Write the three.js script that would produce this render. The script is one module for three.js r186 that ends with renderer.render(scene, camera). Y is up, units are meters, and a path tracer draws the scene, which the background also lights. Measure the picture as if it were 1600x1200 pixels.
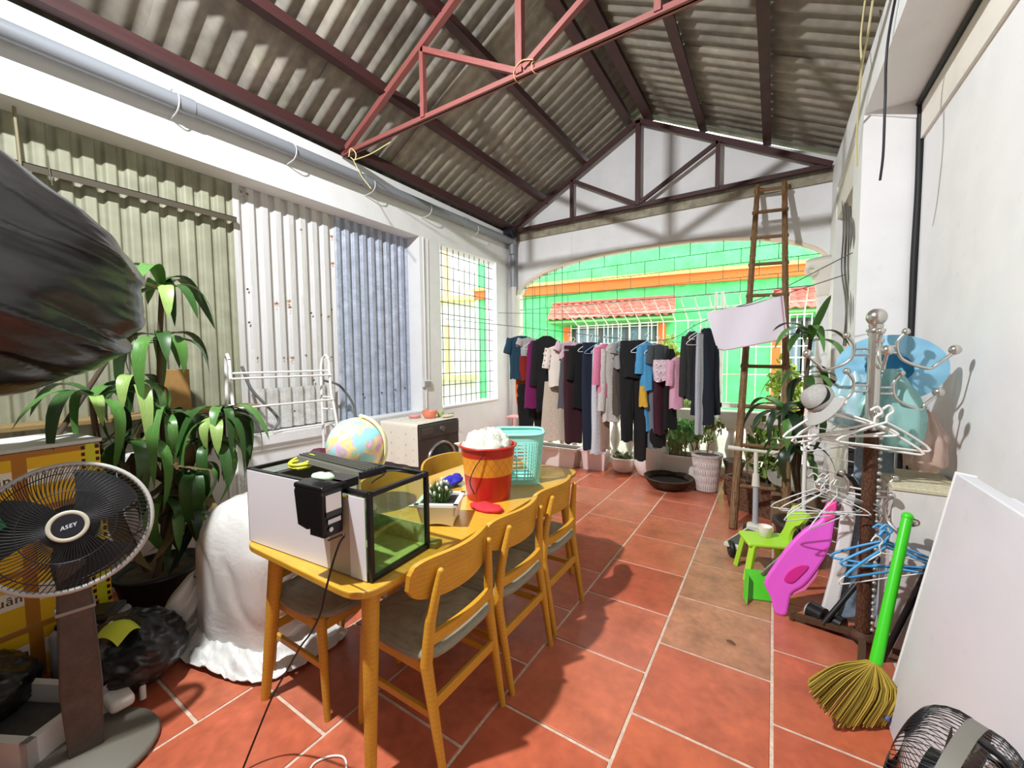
import * as THREE from 'three';
import { mergeGeometries, toCreasedNormals } from 'three/addons/utils/BufferGeometryUtils.js';
import { RoundedBoxGeometry } from 'three/addons/geometries/RoundedBoxGeometry.js';
import { RectAreaLightUniformsLib } from 'three/addons/lights/RectAreaLightUniformsLib.js';
import { ImprovedNoise } from 'three/addons/math/ImprovedNoise.js';

// ---------------------------------------------------------------- camera, sky, lamp, exposure
const V = (x, y, z) => new THREE.Vector3(x, y, z), D2R = Math.PI / 180, PI = Math.PI;
const scene = new THREE.Scene();
const FOCAL = 636.9, CAM = V(0, 1.485, 0);
const camera = new THREE.PerspectiveCamera(2 * Math.atan(600 / FOCAL) / D2R, 4 / 3, 0.05, 200);
camera.position.copy(CAM);
camera.rotation.set(-3.46 * D2R, 32.67 * D2R, -0.53 * D2R, 'YXZ');
camera.updateMatrixWorld(true);
scene.add(camera);
scene.background = new THREE.Color(1.0, 1.0, 1.0);
scene.backgroundIntensity = 4.9;
RectAreaLightUniformsLib.init();
const LAMP_AT = V(-1.85, 3.9, -0.05), LAMP_TO = V(-1.4, 1.2, -2.6);
const floodlight = new THREE.RectAreaLight(new THREE.Color(0.96, 0.98, 1.0), 9600, 0.1, 0.08);
floodlight.position.copy(LAMP_AT); floodlight.lookAt(LAMP_TO); floodlight.castShadow = true;
scene.add(floodlight);
const renderer = new THREE.WebGLRenderer();
renderer.toneMapping = THREE.LinearToneMapping;
renderer.toneMappingExposure = 1.0;
renderer.shadowMap.enabled = true;

// ---------------------------------------------------------------- pixels (1600 x 1200) to places
const right = V(1, 0, 0).applyQuaternion(camera.quaternion), up = V(0, 1, 0).applyQuaternion(camera.quaternion), fore = V(0, 0, -1).applyQuaternion(camera.quaternion);
const ray = (u, v) => fore.clone().addScaledVector(right, (u - 800) / FOCAL).addScaledVector(up, (600 - v) / FOCAL);
const onX = (u, v, x) => { const d = ray(u, v); return CAM.clone().addScaledVector(d, (x - CAM.x) / d.x); };
const onY = (u, v, y = 0) => { const d = ray(u, v); return CAM.clone().addScaledVector(d, (y - CAM.y) / d.y); };
const onZ = (u, v, z) => { const d = ray(u, v); return CAM.clone().addScaledVector(d, (z - CAM.z) / d.z); };
const onPlane = (u, v, p, n) => { const d = ray(u, v); return CAM.clone().addScaledVector(d, p.clone().sub(CAM).dot(n) / d.dot(n)); };

// ---------------------------------------------------------------- helpers
let seed = 12345;
const rnd = () => { seed = (seed * 1664525 + 1013904223) >>> 0; return seed / 4294967296; };
const rr = (a, b) => a + (b - a) * rnd();
const perlin = new ImprovedNoise();
const nz = (x, y, z = 0) => perlin.noise(x, y, z);
const fbm = (x, y, z = 0, o = 4) => { let s = 0, a = 0.5; for (let i = 0; i < o; i++) { s += a * nz(x, y, z + i * 7.3); x *= 2; y *= 2; a *= 0.5; } return s; };
const taken = new Map();
function numbered(n) { const k = taken.get(n) || 0; taken.set(n, k + 1); return k ? n + '_' + String(k).padStart(3, '0') : n; }
function info(o, label, category, group, kind) {
  if (label) o.userData.label = label;
  if (category) o.userData.category = category;
  if (group) o.userData.group = group;
  if (kind) o.userData.kind = kind;
  return o;
}
function thing(name, label, category, [x, y, z] = [0, 0, 0], turn = 0, group) {
  const o = new THREE.Group(); o.name = numbered(name); o.position.set(x, y, z); o.rotation.y = turn; scene.add(o);
  return info(o, label, category, group);
}
function part(name, geo, m, parent = scene) {
  if (Array.isArray(geo)) geo = merge(geo);
  const o = new THREE.Mesh(geo, m); o.name = parent === scene ? numbered(name) : name; o.castShadow = o.receiveShadow = true; parent.add(o); return o;
}
function solo(name, geo, m, label, category, group) { return info(part(name, geo, m), label, category, group); }
function struct(name, geo, m, label) { const o = part(name, geo, m); return info(o, label, null, null, 'structure'); }
function structGroup(name, label) { const o = new THREE.Group(); o.name = numbered(name); scene.add(o); return info(o, label, null, null, 'structure'); }
function merge(list) {
  const gs = list.map((g) => { g = g.index ? g.toNonIndexed() : g; for (const k of Object.keys(g.attributes)) if (!['position', 'normal', 'uv'].includes(k)) g.deleteAttribute(k); if (!g.attributes.uv) g.setAttribute('uv', new THREE.BufferAttribute(new Float32Array(g.attributes.position.count * 2), 2)); return g; });
  return gs.length === 1 ? gs[0] : mergeGeometries(gs);
}
function uvMetres(g) {
  g = g.index ? g.toNonIndexed() : g; const p = g.attributes.position, n = g.attributes.normal, uv = new Float32Array(p.count * 2);
  for (let i = 0; i < p.count; i++) {
    const ax = Math.abs(n.getX(i)), ay = Math.abs(n.getY(i)), az = Math.abs(n.getZ(i));
    if (ay >= ax && ay >= az) { uv[2 * i] = p.getX(i); uv[2 * i + 1] = p.getZ(i); } else if (ax >= az) { uv[2 * i] = p.getZ(i); uv[2 * i + 1] = p.getY(i); } else { uv[2 * i] = p.getX(i); uv[2 * i + 1] = p.getY(i); }
  }
  g.setAttribute('uv', new THREE.BufferAttribute(uv, 2)); return g;
}
const box = (x0, x1, y0, y1, z0, z1) => uvMetres(new THREE.BoxGeometry(Math.abs(x1 - x0), Math.abs(y1 - y0), Math.abs(z1 - z0)).translate((x0 + x1) / 2, (y0 + y1) / 2, (z0 + z1) / 2));
const rbox = (w, h, d, r = 0.01, s = 2) => new RoundedBoxGeometry(w, h, d, s, Math.min(r, w / 2.01, h / 2.01, d / 2.01));
const rboxAt = (w, h, d, r, x, y, z) => rbox(w, h, d, r).translate(x, y, z);
// a bar of section w x h from a to b
function bar(a, b, w, h = w, r = 0) {
  const d = b.clone().sub(a), L = d.length(), g = r ? rbox(w, h, L, r) : new THREE.BoxGeometry(w, h, L);
  const m = new THREE.Matrix4().lookAt(b, a, Math.abs(d.y) > 0.999 * L ? V(1, 0, 0) : V(0, 1, 0)); g.applyMatrix4(m);
  const c = a.clone().add(b).multiplyScalar(0.5); return g.translate(c.x, c.y, c.z);
}
function rod(a, b, r0, r1 = r0, seg = 10) {
  const d = b.clone().sub(a), g = new THREE.CylinderGeometry(r1, r0, d.length(), seg), q = new THREE.Quaternion().setFromUnitVectors(V(0, 1, 0), d.clone().normalize());
  g.applyQuaternion(q); const c = a.clone().add(b).multiplyScalar(0.5); return g.translate(c.x, c.y, c.z);
}
const tube = (pts, r, seg = 24, rs = 6, closed = false) => new THREE.TubeGeometry(new THREE.CatmullRomCurve3(pts, closed, 'catmullrom', 0.5), seg, r, rs, closed);
const ball = (c, r, s = 12) => new THREE.SphereGeometry(r, s, Math.max(6, s * 0.6 | 0)).translate(c.x, c.y, c.z);
const lathe = (prof, seg = 32) => new THREE.LatheGeometry(prof.map(([r, y]) => new THREE.Vector2(r, y)), seg);
function ext(pts, depth, bevel = 0, curve = 8) {   // outline in x,y extruded along z, centred on z = 0
  const s = pts instanceof THREE.Shape ? pts : new THREE.Shape(pts.map(([x, y]) => new THREE.Vector2(x, y)));
  return new THREE.ExtrudeGeometry(s, { depth: depth - 2 * bevel, bevelEnabled: bevel > 0, bevelThickness: bevel, bevelSize: bevel, bevelOffset: -bevel, bevelSegments: 2, curveSegments: curve }).translate(0, 0, -depth / 2 + bevel);
}
// surface over a grid: f(s, t) -> [x, y, z]; uv in s, t times su, sv
function grid(f, ns, nt, su = 1, sv = 1) {
  const p = [], uv = [], ix = [];
  for (let j = 0; j <= nt; j++) for (let i = 0; i <= ns; i++) { const q = f(i / ns, j / nt); p.push(...(q.isVector3 ? [q.x, q.y, q.z] : q)); uv.push(i / ns * su, j / nt * sv); }
  for (let j = 0; j < nt; j++) for (let i = 0; i < ns; i++) { const a = j * (ns + 1) + i, b = a + 1, c = a + ns + 1, d = c + 1; ix.push(a, b, d, a, d, c); }
  const g = new THREE.BufferGeometry(); g.setAttribute('position', new THREE.Float32BufferAttribute(p, 3)); g.setAttribute('uv', new THREE.Float32BufferAttribute(uv, 2)); g.setIndex(ix); g.computeVertexNormals(); return g;
}
// a sheet with thickness: f as in grid, off = thickness along the given axis vector
function slab(f, ns, nt, off, su = 1, sv = 1) {
  const F = (s, t) => { const q = f(s, t); return q.isVector3 ? q : V(...q); };
  const a = grid(F, ns, nt, su, sv), b = grid((s, t) => F(1 - s, t).clone().add(off), ns, nt, su, sv);
  const e = [[(s) => [s, 0]], [(s) => [1, s]], [(s) => [1 - s, 1]], [(s) => [0, 1 - s]]].map(([h], k) => grid((s, t) => { const q = F(...h(s)); return t ? q : q.clone().add(off); }, k % 2 ? nt : ns, 1, k % 2 ? sv : su, 0.01));
  return merge([a, b, ...e]);
}
const at = (g, x, y, z, ry = 0, rx = 0, rz = 0) => { if (rz) g.rotateZ(rz); if (rx) g.rotateX(rx); if (ry) g.rotateY(ry); return g.translate(x, y, z); };
function displace(g, amp, fr, sd = 0) { g.computeVertexNormals(); const p = g.attributes.position, n = g.attributes.normal; for (let i = 0; i < p.count; i++) { const x = p.getX(i), y = p.getY(i), z = p.getZ(i), k = amp * fbm(x * fr + sd, y * fr, z * fr, 3); p.setXYZ(i, x + n.getX(i) * k, y + n.getY(i) * k, z + n.getZ(i) * k); } g.computeVertexNormals(); return g; }

// ---------------------------------------------------------------- textures and materials
function pixels(w, h, f, srgb = true) {
  const d = new Uint8Array(w * h * 4);
  for (let y = 0; y < h; y++) for (let x = 0; x < w; x++) { const c = f(x / w, y / h, x, y), k = 4 * (y * w + x); d[k] = Math.max(0, Math.min(255, c[0])); d[k + 1] = Math.max(0, Math.min(255, c[1])); d[k + 2] = Math.max(0, Math.min(255, c[2])); d[k + 3] = 255; }
  const t = new THREE.DataTexture(d, w, h); t.wrapS = t.wrapT = THREE.RepeatWrapping; t.magFilter = THREE.LinearFilter; t.minFilter = THREE.LinearMipmapLinearFilter; t.generateMipmaps = true; if (srgb) t.colorSpace = THREE.SRGBColorSpace; t.needsUpdate = true; return t;
}
function canvasTex(w, h, draw) { const c = document.createElement('canvas'); c.width = w; c.height = h; const g = c.getContext('2d'); draw(g, w, h); const t = new THREE.CanvasTexture(c); t.colorSpace = THREE.SRGBColorSpace; return t; }
const rep = (t, x, y = x, ox = 0, oy = 0) => { const c = t.clone(); c.repeat.set(x, y); c.offset.set(ox, oy); c.needsUpdate = true; return c; };
const M = (color, roughness = 0.6, o = {}) => new THREE.MeshStandardMaterial({ color, roughness, ...o });
const MP = (color, roughness = 0.6, o = {}) => new THREE.MeshPhysicalMaterial({ color, roughness, ...o });
// a tileable noise: blends over the edges
const tileNoise = (u, v, f, o, z = 0) => { const w = (a) => a * a * (3 - 2 * a), n = (x, y) => fbm(x * f, y * f, z, o); const a = w(u), b = w(v); return (n(u, v) * (1 - 0) * 1 * (1 - a) + n(u - 1, v) * a) * (1 - b) + (n(u, v - 1) * (1 - a) + n(u - 1, v - 1) * a) * b; };
const mottle = pixels(256, 256, (u, v) => { const n = tileNoise(u, v, 6, 5), m = tileNoise(u, v, 24, 3, 9); const k = 225 + 70 * n + 40 * m; return [k, k, k]; });
const grainT = pixels(256, 256, (u, v) => { const n = tileNoise(u, v, 5, 4), l = Math.sin((v * 22 + 1.2 * n + 0.2 * Math.sin(u * 6.283)) * 6.283), m = tileNoise((u * 3) % 1, v, 40, 2, 4); const k = 228 + 5 * l + 26 * n + 22 * m; return [k, k * 0.985, k * 0.95]; });
const plasterT = pixels(512, 512, (u, v) => { const n = tileNoise(u, v, 4, 5), s = tileNoise(u, v, 14, 3, 5); const k = 243 + 14 * n, st = Math.max(0, s - 0.18) * 45; return [k - st * 0.7, k - st * 0.8, k - st]; });
const fibroT = pixels(512, 512, (u, v) => { const n = tileNoise(u, v, 5, 5), m = tileNoise(u, v, 30, 3, 3), g = tileNoise(u, v, 9, 3, 8); const k = 205 + 95 * n + 50 * m; return [k, k * (0.98 + 0.05 * g), k * (0.93 - 0.05 * g)]; });
const clothT = pixels(256, 256, (u, v) => { const n = tileNoise(u, v, 8, 4), m = tileNoise(u, v, 60, 2, 3); const k = 228 + 50 * n + 28 * m; return [k, k, k]; });
const bumpT = pixels(256, 256, (u, v) => { const k = 128 + 160 * tileNoise(u, v, 10, 5); return [k, k, k]; }, false);
const fineBump = pixels(256, 256, (u, v) => { const k = 128 + 200 * tileNoise(u, v, 40, 3); return [k, k, k]; }, false);
const rustT = pixels(256, 256, (u, v) => { const n = tileNoise(u, v, 8, 5), m = tileNoise(u, v, 28, 3, 7); return n + 0.5 * m > 0.02 ? [120 + 90 * n, 84 + 60 * n, 62 + 40 * n] : [168 + 60 * m, 150 + 50 * m, 130 + 40 * m]; });

const white = M('#f0f0f0', 0.75, { map: plasterT });
const creamWall = M('#ece6dc', 0.8, { map: plasterT });
const steelRed = M('#96544e', 0.55, { map: mottle }), steelDark = M('#4a2524', 0.6, { map: mottle });  // steelDark: purlin brown, also red truss paint darkened to stand for shade
const grout = M('#ecd2bb', 0.9, { map: rep(mottle, 3) });

// ---------------------------------------------------------------- the setting
const XL = -3.56, XR = 0.48, XW = 0.78, ZF = -5.6, ZB = 0.75, EAVE = 3.5, RIDGE_X = -1.54, RIDGE_Y = 4.66;
// floor: square clay tiles in running bond, lines along the room
{
  const floor = structGroup('floor', 'terracotta floor of large square tiles with pale joints');
  part('floor_bed', box(XL - 0.25, XW + 0.1, -0.1, -0.004, ZB + 0.05, ZF - 0.2), grout, floor);
  const tones = ['#d47252', '#d16d4d', '#d87857', '#cb684a', '#d9724d', '#d07557', '#d67957'];
  const tmats = tones.map((c, i) => M(c, 0.34, { map: rep(mottle, 0.9, 0.9, i * 0.17, i * 0.31), bumpMap: rep(bumpT, 1.3, 1.3, i * 0.2, 0), bumpScale: 0.0025 }));
  const dusty = M('#c98a68', 0.42, { map: rep(mottle, 1.2), bumpMap: bumpT, bumpScale: 0.002 });
  const geos = [0, 1, 2].map((i) => uvMetres(new RoundedBoxGeometry(0.487, 0.014, 0.487, 1, 0.003)).rotateY(i * PI / 2));
  for (let c = -2; c < 9; c++) {
    const x1 = 0.03 - 0.5 * (c - 0), xc = x1 - 0.25;
    if (xc < XL - 0.2 || xc > XW + 0.2) continue;
    const off = (((c % 2) + 2) % 2) === 0 ? -1.635 : -1.385;
    for (let k = -5; k < 9; k++) {
      const zc = off - 0.5 * k - 0.25; if (zc > ZB + 0.2 || zc < ZF - 0.1) continue;
      const d = (c === 0 && (k === 1 || k === 2 || k === 3)) ? dusty : tmats[(rnd() * tmats.length) | 0];
      const t = part('tile', geos[(rnd() * 3) | 0], d, floor); t.position.set(xc, -0.007 + rr(-0.0006, 0.0006), zc);
    }
  }
}
// walls
const wl = structGroup('wall_left', 'white masonry wall with low parapet, posts and top beam');
part('parapet', box(XL - 0.2, XL, -0.1, 0.87, ZB, ZF), white, wl);
part('top_beam', box(XL - 0.22, XL, 2.95, 3.46, ZB, ZF - 0.1), white, wl);
part('pier', box(XL - 0.2, XL, 0.87, 2.95, -3.55, -3.9), white, wl);
part('pier', box(XL - 0.2, XL, 0.87, 2.95, -5.14, ZF - 0.15), white, wl);
part('pier', box(XL - 0.2, XL, 0.87, 2.95, ZB, ZB - 0.25), white, wl);
part('coping', box(XL - 0.23, XL + 0.012, 0.865, 0.885, -3.9, -5.14), white, wl);
// far wall with arched opening; gable stops short of the sheets
{
  const wb = structGroup('wall_back', 'white gable wall with a wide shallow arched opening');
  const s = new THREE.Shape();
  const gap = 0.07;
  s.moveTo(XL - 0.2, -0.1); s.lineTo(XL - 0.2, EAVE - gap); s.lineTo(RIDGE_X, RIDGE_Y - gap); s.lineTo(XW, EAVE + 0.02 - gap); s.lineTo(XW, -0.1);
  s.lineTo(0.49, -0.1); s.lineTo(0.49, 2.58);
  const arch = []; for (let i = 0; i <= 40; i++) { const t = i / 40, x = 0.49 - t * 3.98, q = Math.abs((x + 1.5) / 1.99); arch.push([x, 2.52 + 0.44 * Math.pow(Math.max(0, 1 - Math.pow(q, 2.6)), 0.62)]); }
  for (const [x, y] of arch) s.lineTo(x, y);
  s.lineTo(-3.49, -0.1);
  part('gable', uvMetres(new THREE.ExtrudeGeometry(s, { depth: 0.18, bevelEnabled: false })).translate(0, 0, ZF - 0.18), white, wb);
  // cream band round the arch
  part('arch_band', tube(arch.map(([x, y]) => V(x, y - 0.005, ZF + 0.0)), 0.022, 60, 6), M('#e9d8c0', 0.8), wb);
  // dark grey tie beam under the truss
  part('tie_beam', box(XL, XR, 3.34, 3.47, ZF, ZF + 0.035), M('#b8b3a4', 0.85, { map: rep(fibroT, 2) }), wb);
  part('reveal', box(-3.52, -3.475, 0, 2.5, ZF - 0.17, ZF + 0.03), creamWall, wb);
  // engaged column with scrolled capital at the end of the arch
  part('column_shaft', rod(V(0.47, 0, ZF + 0.02), V(0.47, 2.15, ZF + 0.02), 0.10, 0.09, 20), white, wb);
  part('capital', [lathe([[0.09, 2.13], [0.115, 2.15], [0.1, 2.19], [0.13, 2.3], [0.17, 2.42], [0.2, 2.46], [0.2, 2.53], [0, 2.53]], 24).translate(0.47, 0, ZF + 0.02), ...[-1, 1].map((k) => new THREE.TorusGeometry(0.045, 0.02, 8, 18).translate(0.47 + k * 0.15, 2.4, ZF + 0.14))], creamWall, wb);
  for (const x of [-2.55]) part('plaster_rib', box(x - 0.02, x + 0.02, 2.95, 3.34, ZF, ZF + 0.006), white, wb);
}
// side wall: beam, pier, recessed wall with a proud lintel, openings beyond the pier
{
  const wr = structGroup('wall_right', 'white side wall with deep beam, projecting pier and recessed plane');
  part('top_beam', box(XR, XW + 0.2, 3.13, 3.46, ZB, ZF), white, wr);
  part('pier', box(XR, XW, -0.1, 3.13, -3.75, -4.12), white, wr);
  part('recessed_wall', box(XW, XW + 0.2, -0.1, 3.13, ZB, -4.12), white, wr);
  part('lintel', box(XW - 0.018, XW, 2.88, 3.13, ZB, -3.75), creamWall, wr);
  part('haunch', ext([[0, 0], [0.3, 0], [0.3, -0.12]], 0.02).translate(XR, 3.13, -3.74), white, wr);
  part('end_pier', box(XR, XW, -0.1, 3.13, -5.15, ZF), white, wr);
  part('sill_wall', box(XR + 0.02, XW, -0.1, 0.95, -4.12, -5.15), creamWall, wr);
  part('outer_wall', box(XW, XW + 0.2, -0.1, 3.13, -4.12, ZF), creamWall, wr);
  part('opening_head', box(XR + 0.01, XW, 2.82, 3.13, -4.12, -5.15), creamWall, wr);
}
{
  const wf = structGroup('wall_front', 'plain house wall closing the covered yard');
  part('house_wall', [box(XL - 0.2, XW + 0.2, -0.1, EAVE, ZB, ZB + 0.2), ext([[XL - 0.2, 0], [RIDGE_X, RIDGE_Y - EAVE], [XW + 0.2, 0]], 0.2).translate(0, EAVE, ZB + 0.1)], M('#8d8378', 0.8, { map: plasterT }), wf);
}
// corrugated fibre cement roof, sheet by sheet
{
  const roof = structGroup('roof', 'grey corrugated fibre cement gable roof seen from below');
  const PITCH = 0.146, AMP = 0.018;
  const rm = [0, 1, 2, 3].map((i) => M(['#aeaba4', '#a6a39c', '#b3b0aa', '#a19f9a'][i], 0.9, { map: rep(fibroT, 1, 1, i * 0.23, i * 0.41) }));
  const sheet = (xa, ya, xb, yb, z0, z1, lift) => slab((s, t) => { const z = z0 + (z1 - z0) * s; return V(xa + (xb - xa) * t, ya + (yb - ya) * t + AMP * Math.cos(2 * PI * z / PITCH) + lift * s, z); }, 64, 3, V(0, 0.007, 0), 0.55, 1.2);
  for (let k = 0; k < 7; k++) {
    const z0 = 0.98 - 1.02 * k + 0.0, z1 = z0 - 1.02 - 0.06, zb = Math.max(z1, -5.86);
    part('roof_sheet', sheet(XL - 0.35, 3.37, RIDGE_X + 0.02, 4.72, z0, zb, 0.014), rm[k % 4], roof);
    part('roof_sheet', sheet(XW + 0.35, 3.34, RIDGE_X - 0.02, 4.725, z0, zb, 0.014), rm[(k * 3 + 1) % 4], roof);
  }
  part('ridge_cap', ext([[-0.18, -0.085], [0, 0.03], [0.18, -0.085], [0.18, -0.075], [0, 0.042], [-0.18, -0.075]], 6.7).translate(RIDGE_X, 4.76, -2.5), rm[1], roof);
}
// steel purlins
{
  const slopeL = (4.72 - 3.37) / (RIDGE_X - XL + 0.37), slopeR = (4.725 - 3.34) / (XW + 0.37 - RIDGE_X);
  const uy = (x) => x < RIDGE_X ? 3.37 + (x - XL + 0.35) * slopeL : 3.34 + (XW + 0.35 - x) * slopeR;
  const places = [[-3.5, 'lowest red steel purlin along the parapet side eave'], [-2.93, 'red steel purlin second up from the pipe side eave'], [-2.27, 'red steel purlin third up from the pipe side eave'], [-1.66, 'red steel ridge purlin on the pipe side of the ridge'], [-1.42, 'red steel ridge purlin on the pier side of the ridge'], [-0.78, 'red steel purlin midway down the pier side roof slope'], [-0.12, 'red steel purlin low on the pier side roof slope']];
  for (const [x, label] of places) {
    const h = 0.09, w = x === -1.66 || x === -1.42 ? 0.07 : 0.045, y = uy(x) - AMPY() - h / 2;
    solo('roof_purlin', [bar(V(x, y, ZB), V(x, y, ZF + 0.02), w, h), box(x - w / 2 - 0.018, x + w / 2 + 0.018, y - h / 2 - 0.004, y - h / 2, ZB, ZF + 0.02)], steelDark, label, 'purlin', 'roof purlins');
  }
  function AMPY() { return 0.022; }
}
// two trusses
function truss(z, label, w, steel) {
  const t = thing('roof_truss', label, 'truss', [RIDGE_X, 3.47, z], 0);
  const half = 2.0, ry = 1.06, q = (x, y) => V(x, y, 0);
  const top = (x) => ry * (1 - Math.abs(x) / half) + 0.0;
  part('bottom_chord', [bar(q(-half, 0), q(half, 0), 0.012, w), bar(V(-half, -w / 2 + 0.006, 0.0), V(half, -w / 2 + 0.006, 0), w, 0.012)], steel, t);
  for (const k of [-1, 1]) {
    part('rafter', bar(q(k * half, 0), q(0, ry), w, w), steel, t);
    part('post', bar(q(k * 0.93, 0), q(k * 0.93, top(0.93)), w * 0.8, w * 0.8), steel, t);
    part('brace', bar(q(k * 0.93, top(0.93) - 0.03), q(k * 0.03, 0.03), w * 0.8, w * 0.8), steel, t);
  }
  part('king_post', bar(q(0, 0), q(0, ry), w, w), steel, t);
  return t;
}
truss(-2.545, 'red steel roof truss spanning mid-room with a tied cord', 0.05, steelRed);
truss(ZF + 0.13, 'red steel roof truss against the white gable, shade painted into its colour', 0.055, steelDark);  // far truss: same red paint, its dimness put into the darker steel colour
// corrugated metal sheets closing the side opening
{
  const X = -3.82, profile = (z, p) => { const f = ((z / p) % 1 + 1) % 1; return f < 0.12 ? f / 0.12 : f < 0.62 ? 1 : f < 0.74 ? (0.74 - f) / 0.12 : 0; };
  const mk = (z0, z1, y0, y1, p, amp, dx = 0) => slab((s, t) => { const z = z0 + (z1 - z0) * s; return V(X + dx + amp * profile(z, p), y0 + (y1 - y0) * t, z); }, Math.round(Math.abs(z1 - z0) / p * 16), 2, V(-0.004, 0, 0), Math.abs(z1 - z0), y1 - y0);
  const oldT = pixels(256, 256, (u, v) => { const n = tileNoise(u, v, 6, 5), st = tileNoise(u, 0.2, 40, 2, 2); const k = 215 + 60 * n + 50 * st; return [k, k, k * 0.93]; });
  const rustSheet = canvasTex(512, 1024, (g, w, h) => {
    g.fillStyle = '#f2f0ec'; g.fillRect(0, 0, w, h);
    for (let i = 0; i < 500; i++) { g.fillStyle = `rgba(${150 + rnd() * 80 | 0},${140 + rnd() * 70 | 0},${120 + rnd() * 60 | 0},${0.03 + 0.07 * rnd()})`; g.fillRect(rnd() * w, rnd() * h, 2 + rnd() * 10, 30 + rnd() * 200); }
    for (const [x, y, r] of [[40, 62, 9], [60, 70, 6], [170, 470, 6], [230, 455, 8], [232, 480, 5], [330, 500, 5], [395, 500, 10], [430, 505, 9], [460, 470, 5], [190, 690, 5], [210, 695, 7], [235, 690, 8], [300, 680, 5], [420, 692, 9], [440, 688, 8], [70, 690, 5], [470, 140, 6], [470, 260, 6], [300, 150, 4]]) for (let i = 0; i < 26; i++) { g.fillStyle = `rgba(${120 + rnd() * 60 | 0},${62 + rnd() * 40 | 0},${20 + rnd() * 20 | 0},0.35)`; const a = rnd() * 6.3, q = rnd() * r; g.fillRect(x + Math.cos(a) * q, y + Math.sin(a) * q * 0.8 + (rnd() < 0.2 ? rnd() * 26 : 0), 2 + rnd() * 3, 2 + rnd() * 4); }
  });
  rustSheet.wrapS = rustSheet.wrapT = THREE.RepeatWrapping; rustSheet.repeat.set(1 / 0.98, 1 / 2.28);
  const screw = (list, dx) => list.map(([y, z]) => new THREE.SphereGeometry(0.009, 8, 6).translate(X + dx, y, z));
  const A = thing('corrugated_sheet', 'olive grey corrugated wall sheet behind the leafy plant', 'sheet', [0, 0, 0], 0, 'corrugated wall sheets');
  part('ribbed_panel', mk(ZB, -1.70, 0.82, 3.02, 0.108, 0.03), M('#b4b4a6', 0.62, { map: oldT }), A);
  const B = thing('corrugated_sheet', 'off-white corrugated wall sheet spotted with rust', 'sheet', [0, 0, 0], 0, 'corrugated wall sheets');
  part('ribbed_panel', mk(-1.66, -2.64, 0.78, 3.06, 0.115, 0.03, 0.012), M('#d9dadd', 0.5, { map: rustSheet }), B);
  part('screw_heads', screw([[2.1, -1.74], [1.82, -1.74], [1.02, -2.1], [1.3, -2.3], [1.95, -2.3]], 0.05), M('#2e2a28', 0.5), B);
  const C = thing('corrugated_sheet', 'pale blue-grey corrugated wall sheet beside the white pier', 'sheet', [0, 0, 0], 0, 'corrugated wall sheets');
  part('ribbed_panel', mk(-2.58, -3.7, 0.8, 3.03, 0.106, 0.03, 0.03), M('#bcc6d9', 0.45, { map: rep(mottle, 1.5) }), C);
  part('screw_heads', screw([[1.12, -2.85], [1.12, -3.1], [1.14, -3.3], [1.15, -3.45], [1.15, -3.56]], 0.066), M('#1f2026', 0.5), C);
  // steel angle in front of the olive sheet
  const an = thing('steel_angle_rail', 'dark rusty angle iron rail across the olive sheet', 'rail', [0, 0, 0]);
  part('rail', [box(-3.76, -3.72, 2.66, 2.665, ZB, -1.66), box(-3.725, -3.72, 2.62, 2.665, ZB, -1.66)], M('#4a4234', 0.7), an);
  part('hook', tube([onX(24, 148, -3.7), onX(22, 170, -3.68), onX(27, 215, -3.68), onX(32, 262, -3.68)], 0.008, 16), M('#8d8468', 0.6), an);
  part('hook', tube([onX(74, 243, -3.69), onX(77, 265, -3.68), onX(82, 290, -3.68)], 0.004, 10), M('#5a5444', 0.6), an);
  // scraps of sheet leaning low beside the rack, with wavy edges
  const low = thing('wall_lining_sheet', 'short corrugated lining sheet hung low behind the white rack', 'sheet', [0, 0, 0]);
  part('ribbed_panel', mk(-1.74, -2.5, 0.885, 1.25, 0.115, 0.03, 0.05), M('#dedcd8', 0.55, { map: rep(mottle, 2) }), low);
}

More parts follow.
